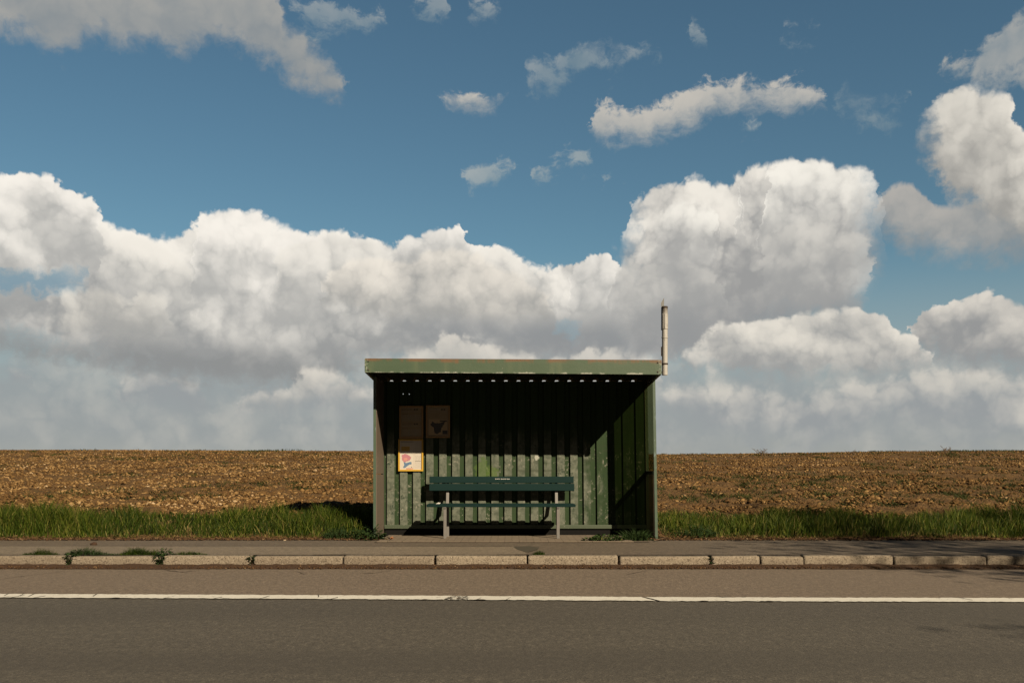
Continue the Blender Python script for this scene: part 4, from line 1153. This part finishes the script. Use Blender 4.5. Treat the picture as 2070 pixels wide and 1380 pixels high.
p.rect(0.06, 0.94, 0.42, 0.95, 6)
p.shape(ragged([(0.14, 0.60), (0.22, 0.50), (0.36, 0.55), (0.60, 0.54), (0.88, 0.48), (0.76, 0.62), (0.66, 0.72), (0.62, 0.86), (0.46, 0.92), (0.34, 0.88), (0.30, 0.72)], .014), 0, .0005)
p.rect(0.58, 0.93, 0.46, 0.50, 0, .0007); p.rect(0.72, 0.95, 0.80, 0.93, 0, .0007)
p.build('print', INKS, sh)

# ------------------------------------------------------------------ pole clamped to the roof corner
px0 = (1344.3 - CX) / 154.6
PY = YF + 0.02
pole = thing('stop_pole', (px0, PY, 2.31), 'weathered pale metal pole clamped upright to the right corner of the roof', 'pole')
mb = MB(); mb.tube([(px0, PY, 2.308), (px0, PY, 2.46), (px0, PY, 3.20), (px0, PY, 3.205)], [0.0375, 0.0375, 0.0375, 0.034], 20); mb.build('tube', M_POLE, pole, smooth=False)
mb = MB(); mb.tube([(px0, PY, 2.905), (px0, PY, 2.91), (px0, PY, 3.106), (px0, PY, 3.11)], [0.0385, 0.0425, 0.0425, 0.0385], 20)
mb.box(px0 - 0.006, px0 + 0.004, PY - 0.047, PY - 0.040, 2.915, 3.105); mb.build('sleeve', M_POLE, pole)
for z, r_ in ((2.800, 0.042), (2.455, 0.043)):
    mb = MB(); mb.tube([(px0, PY, z - .009), (px0, PY, z + .009)], [r_, r_], 20); mb.build('clamp', M_POLE if z > 2.6 else M_CAP, pole)
for z in (2.447, 2.345):
    mb = MB(); mb.box(1.9575, px0 - 0.030, PY - 0.012, PY + 0.012, z - .008, z + .008); mb.build('bracket', M_CAP, pole)
mb = MB(); mb.tube([(px0, PY, 3.185), (px0, PY, 3.203), (px0, PY, 3.208)], [0.0405, 0.0405, 0.036], 20); mb.build('cap', M_CAP, pole)
mb = MB(); xa, xb_ = px0 - 0.043, px0 - 0.004
mb.add([(xa, PY + .02, 2.9), (xb_, PY + .034, 2.9), (xb_, PY + .034, 3.325), (xa, PY + .02, 3.262), (xa, PY + .030, 2.9), (xb_, PY + .044, 2.9), (xb_, PY + .044, 3.325), (xa, PY + .030, 3.262)],
       [(0, 1, 2, 3), (7, 6, 5, 4), (0, 4, 5, 1), (1, 5, 6, 2), (2, 6, 7, 3), (3, 7, 4, 0)]); mb.build('plate', M_PLATE, pole)
mb = MB(); mb.box(px0 - 0.046, px0 - 0.038, PY - 0.01, PY + 0.02, 2.56, 2.68); mb.build('latch', M_CAP, pole)

# ------------------------------------------------------------------ plants and small things
def plant(name, parts, mat, label, cat, group=None):
    v, f, t = join(parts)
    o = np_mesh(name, v, f, mat, t)
    return tag(o, label, cat, group)
def leafy(cx, cy, cz, rx, ry, h, n, L=(0.06, 0.14), W_=(0.018, 0.045), tone=(0.35, 0.2)):
    a = rng.uniform(0, 2 * pi, n); r = np.sqrt(rng.random(n))
    P = np.stack([cx + np.cos(a) * r * rx, cy + np.sin(a) * r * ry, cz + h * rng.random(n) ** 0.8 * (1 - 0.6 * r ** 2)], -1)
    D = np.stack([np.cos(a) * (0.4 + r) + rng.normal(0, .35, n), np.sin(a) * (0.4 + r) + rng.normal(0, .35, n) - 0.15, rng.uniform(-0.1, 0.9, n)], -1)
    return leaves(P, D, rng.uniform(*L, n), rng.uniform(*W_, n), np.clip(rng.normal(*tone, n), 0, 1))
def grassy(cx, cy, cz, rx, ry, h, n, w=0.008, tone=(0.4, 0.15), spread=0.55):
    a = rng.uniform(0, 2 * pi, n); r = np.sqrt(rng.random(n))
    P = np.stack([cx + np.cos(a) * r * rx * .8, cy + np.sin(a) * r * ry * .8, np.full(n, cz)], -1)
    hh = h * rng.uniform(0.35, 1.1, n) * (1 - 0.35 * r)
    le = np.stack([np.cos(a) * hh * spread * r + rng.normal(0, .2, n) * hh, np.sin(a) * hh * spread * r + rng.normal(0, .2, n) * hh], -1)
    return blades(P, hh, np.full(n, w) * rng.uniform(.7, 1.3, n), le, np.clip(rng.normal(*tone, n), 0, 1), curl=0.9)
# big weeds at the two feet of the shelter
stems = [leafy(-1.91, 12.74, .10, .17, .10, .21, 170, (.05, .11), (.014, .034)), grassy(-1.90, 12.74, .12, .18, .10, .26, 60)]
plant('leafy_weed', stems, M_WEED, 'dark leafy weed crowding the foot of the left corner post', 'weed', 'weeds at the feet of the shelter')
plant('leafy_weed', [leafy(-2.30, 12.92, .12, .24, .12, .18, 150, (.03, .08), (.012, .03)), grassy(-2.35, 12.92, .12, .30, .14, .24, 300)],
      M_WEED, 'shaded bushy weed in the grass just left of the shelter', 'weed', 'weeds at the feet of the shelter')
plant('creeping_weed', [leafy(1.27, 12.52, .13, .22, .10, .085, 260, (.03, .065), (.02, .042), (.6, .2)), leafy(1.05, 12.50, .13, .12, .06, .05, 70, (.03, .05), (.02, .035), (.6, .2))],
      M_WEED, 'low creeping weed with small pale leaves on the paving below the right end', 'weed', 'weeds at the feet of the shelter')
plant('grassy_weed', [grassy(1.66, 12.66, .12, .20, .10, .25, 280, .010, (.42, .16), .8), leafy(1.72, 12.66, .12, .20, .10, .12, 90, (.04, .09), (.012, .03))],
      M_WEED, 'spiky grassy weed spilling from the foot of the right corner post', 'weed', 'weeds at the feet of the shelter')
plant('leafy_weed', [leafy(2.55, 13.0, .12, .28, .14, .18, 170, (.03, .08), (.012, .03)), grassy(2.6, 13.0, .14, .3, .15, .28, 160)],
      M_WEED, 'bushy dark weed in the verge a step right of the shelter', 'weed')
# weeds in the kerb joints and along the back of the kerb
KG = 'weeds along the back of the kerb'
def kx(p, D=10.35): return (p - CX) / F * D
def strip(p0, p1, h, n, y=10.44):
    x0, x1 = kx(p0, y), kx(p1, y)
    x = rng.uniform(x0, x1, n); u = (x - x0) / (x1 - x0); prof = np.clip(np.sin(u * pi), .1, 1) * (0.45 + 0.9 * vnoise(x * 9, x * 0, 91))
    yy = y + rng.normal(0, .018, n); hh = h * prof * rng.uniform(.4, 1.1, n)
    return blades(np.stack([x, yy, np.full(n, .118)], -1), hh, rng.uniform(.004, .008, n), rng.normal(0, .5, (n, 2)) * hh[:, None], np.clip(rng.normal(.32, .17, n), 0, 1))
def joint_weed(p, h, drop, n):
    x = kx(p, 10.28)
    a = leafy(x, 10.30, .09, .055, .04, h, n, (.025, .055), (.010, .022), (.35, .2))
    b = leafy(x, 10.268, .035, .020, .014, drop + .03, n, (.015, .035), (.008, .015), (.2, .15))
    return [a, b]
plant('grass_tuft', [strip(36, 132, .085, 600)], M_GRASS, 'low strip of grass behind the kerb, the one nearest the left edge', 'grass tuft', KG)
plant('joint_weed', joint_weed(140, .07, .07, 60) + [strip(118, 250, .10, 900), leafy(kx(155, 10.42), 10.42, .12, .10, .05, .06, 60, (.03, .06), (.01, .02))],
      M_WEED, 'weed filling the leftmost wide kerb joint, spreading over the kerb back', 'weed', KG)
plant('grass_tuft', [strip(236, 322, .095, 800), strip(300, 330, .08, 160)], M_GRASS, 'dark grass strip behind the kerb left of the leafy joint weed', 'grass tuft', KG)
plant('joint_weed', joint_weed(323, .09, .07, 80) + [leafy(kx(335, 10.42), 10.42, .12, .06, .04, .09, 70, (.03, .07), (.012, .026))],
      M_WEED, 'tallest leafy weed growing out of a kerb joint, on the left', 'weed', KG)
plant('grass_tuft', [strip(336, 430, .08, 620)], M_GRASS, 'short grass strip behind the kerb right of the leafy joint weed', 'grass tuft', KG)
plant('joint_weed', joint_weed(509, .04, .075, 44), M_WEED, 'small dark weed hanging down a kerb joint left of the shelter', 'weed', KG)
plant('grass_tuft', [strip(1070, 1104, .075, 420, 10.46)], M_GRASS, 'small lone grass tuft behind the kerb in front of the bench', 'grass tuft', KG)
plant('joint_weed', joint_weed(1437, .03, .04, 26), M_WEED, 'tiny weed in the kerb joint right of the shelter', 'weed', KG)
# scrubby dry plants standing against the sky on the crest
def dry_plant(px, py, h, label):
    D = 49.0; b = at(px, py, D); z0 = float(field_z(b.x, D))
    mb = MB()
    for k in range(9):
        a = random.uniform(-0.9, 0.9); l = h * random.uniform(.5, 1.1)
        p1 = Vector((b.x + random.uniform(-.12, .12), D + random.uniform(-.1, .1), z0 - .05))
        p2 = p1 + Vector((sin(a) * l * .5, random.uniform(-.1, .1), l * .6)); p3 = p2 + Vector((sin(a * 1.5) * l * .6, 0, l * .45))
        mb.tube([p1, p2, p3], [.022, .016, .007], 5)
        for j in range(3):
            s_ = p2.lerp(p3, random.random()); mb.tube([s_, s_ + Vector((random.uniform(-.15, .15), 0, random.uniform(.03, .16)))], [.009, .005], 4)
    tag(mb.build('dry_plant', M_TWIG), label, 'plant', 'dry plants on the skyline')
dry_plant(1540, 908, 0.36, 'dry twiggy plant on the skyline, first one right of the shelter')
dry_plant(1722, 909, 0.20, 'smallest dry twig on the skyline, between two twiggier plants')
dry_plant(1914, 906, 0.34, 'dry twiggy plant on the skyline nearest the right edge')
# single bits on the ground
mb = MB(); p = on_ground(190, 1101.0, PZ)
v, f, t = scatter_lumps(np.array([[p.x, p.y, PZ + .012]]), np.array([.045]), .75, np.array([0.0]))
o = np_mesh('soil_clod', v, f, M_GUTTER, smooth=True); tag(o, 'dark clod of earth lying alone on the left of the pavement', 'clod')
p = at(790, 1079, 12.60)
mb = MB()
for k in range(5):
    a = k * 1.25; d = Vector((cos(a), sin(a) * .6, .4 + .2 * (k % 2))) * .065; s_ = Vector((-sin(a), cos(a), .2)) * .022
    c0 = Vector((p.x, p.y, .140)); mb.face([c0, c0 + d * .5 + s_, c0 + d, c0 + d * .5 - s_])
tag(mb.build('fallen_leaf', M_LEAF), 'curled orange fallen leaf on the paving by the left corner post', 'leaf')
mb = MB(); a, b = on_ground(1322, 1093.5, .128), on_ground(1346, 1090, .128)
mb.tube([a + Vector((0, 0, .012)), a.lerp(b, .5) + Vector((0, .01, .018)), b + Vector((0, 0, .03))], [.007, .006, .003], 6)
tag(mb.build('dry_stick', M_TWIG), 'pale dry stick at the foot of the right corner post', 'stick')

# ------------------------------------------------------------------ the trees across the road whose shade falls on the right of the picture
def tree(name, bx, by, h, crown_r, nleaf, label, seed, z0=-0.55):
    r_ = random.Random(seed)
    g_ = np.random.default_rng(seed)
    root = thing(name, (bx, by, z0), label, 'tree', 'trees across the road')
    mb = MB()
    tips = []
    def limb(p, d, l, r, depth):
        pts, rad = [p], [r]
        for k in range(4):
            d = (d + Vector((r_.uniform(-.25, .25), r_.uniform(-.25, .25), r_.uniform(-.05, .18)))).normalized()
            p = p + d * l / 4; pts.append(p); rad.append(r * (1 - .16 * (k + 1)))
        mb.tube(pts, rad, 7 if depth < 2 else 5)
        if depth >= 2: tips.extend(pts[1:])
        if depth < 3:
            for j in range(r_.choice((3, 4)) if depth else 6):
                a = r_.uniform(0, 2 * pi); up = r_.uniform(.1, .9)
                nd = (d * .6 + Vector((cos(a), sin(a), up * .7)) * .9).normalized()
                limb(pts[r_.choice((2, 3, 4))], nd, l * r_.uniform(.5, .72), rad[-1] * .62, depth + 1)
    limb(Vector((bx, by, z0)), Vector((0, 0, 1)), h * .5, h * .022, 0)
    mb.build('trunk', M_BARK, root, smooth=True)
    T_ = np.array([t[:] for t in tips])
    P_ = T_[g_.integers(0, len(T_), nleaf)] + g_.normal(0, .38, (nleaf, 3))
    D_ = g_.normal(0, 1, (nleaf, 3)); D_[:, 2] -= .3
    v, f, t = leaves(P_, D_, g_.uniform(.08, .16, nleaf), g_.uniform(.05, .09, nleaf), np.clip(g_.normal(.45, .2, nleaf), 0, 1))
    o = np_mesh('crown', v - np.array([bx, by, z0]), f, M_WEED, t); o.parent = root
    return root
def upsun(x, y, t): return x + SUN_TO.x / SUN_TO.z * t, y + SUN_TO.y / SUN_TO.z * t
for (gx, gy, th, h, n, lab, sd) in ((5.0, 10.8, 9.0, 11.5, 8500, 'broad roadside tree across the road, nearest to the shelter', 5),
                                    (7.0, 9.3, 10.5, 13.0, 8500, 'taller roadside tree across the road, farther right', 9),
                                    (6.2, 7.5, 10.5, 12.5, 6500, 'thin crowned roadside tree across the road, between two fuller ones', 14)):
    tx, ty_ = upsun(gx, gy, th)
    tree('roadside_tree', tx, ty_, h, 4, n, lab, sd)
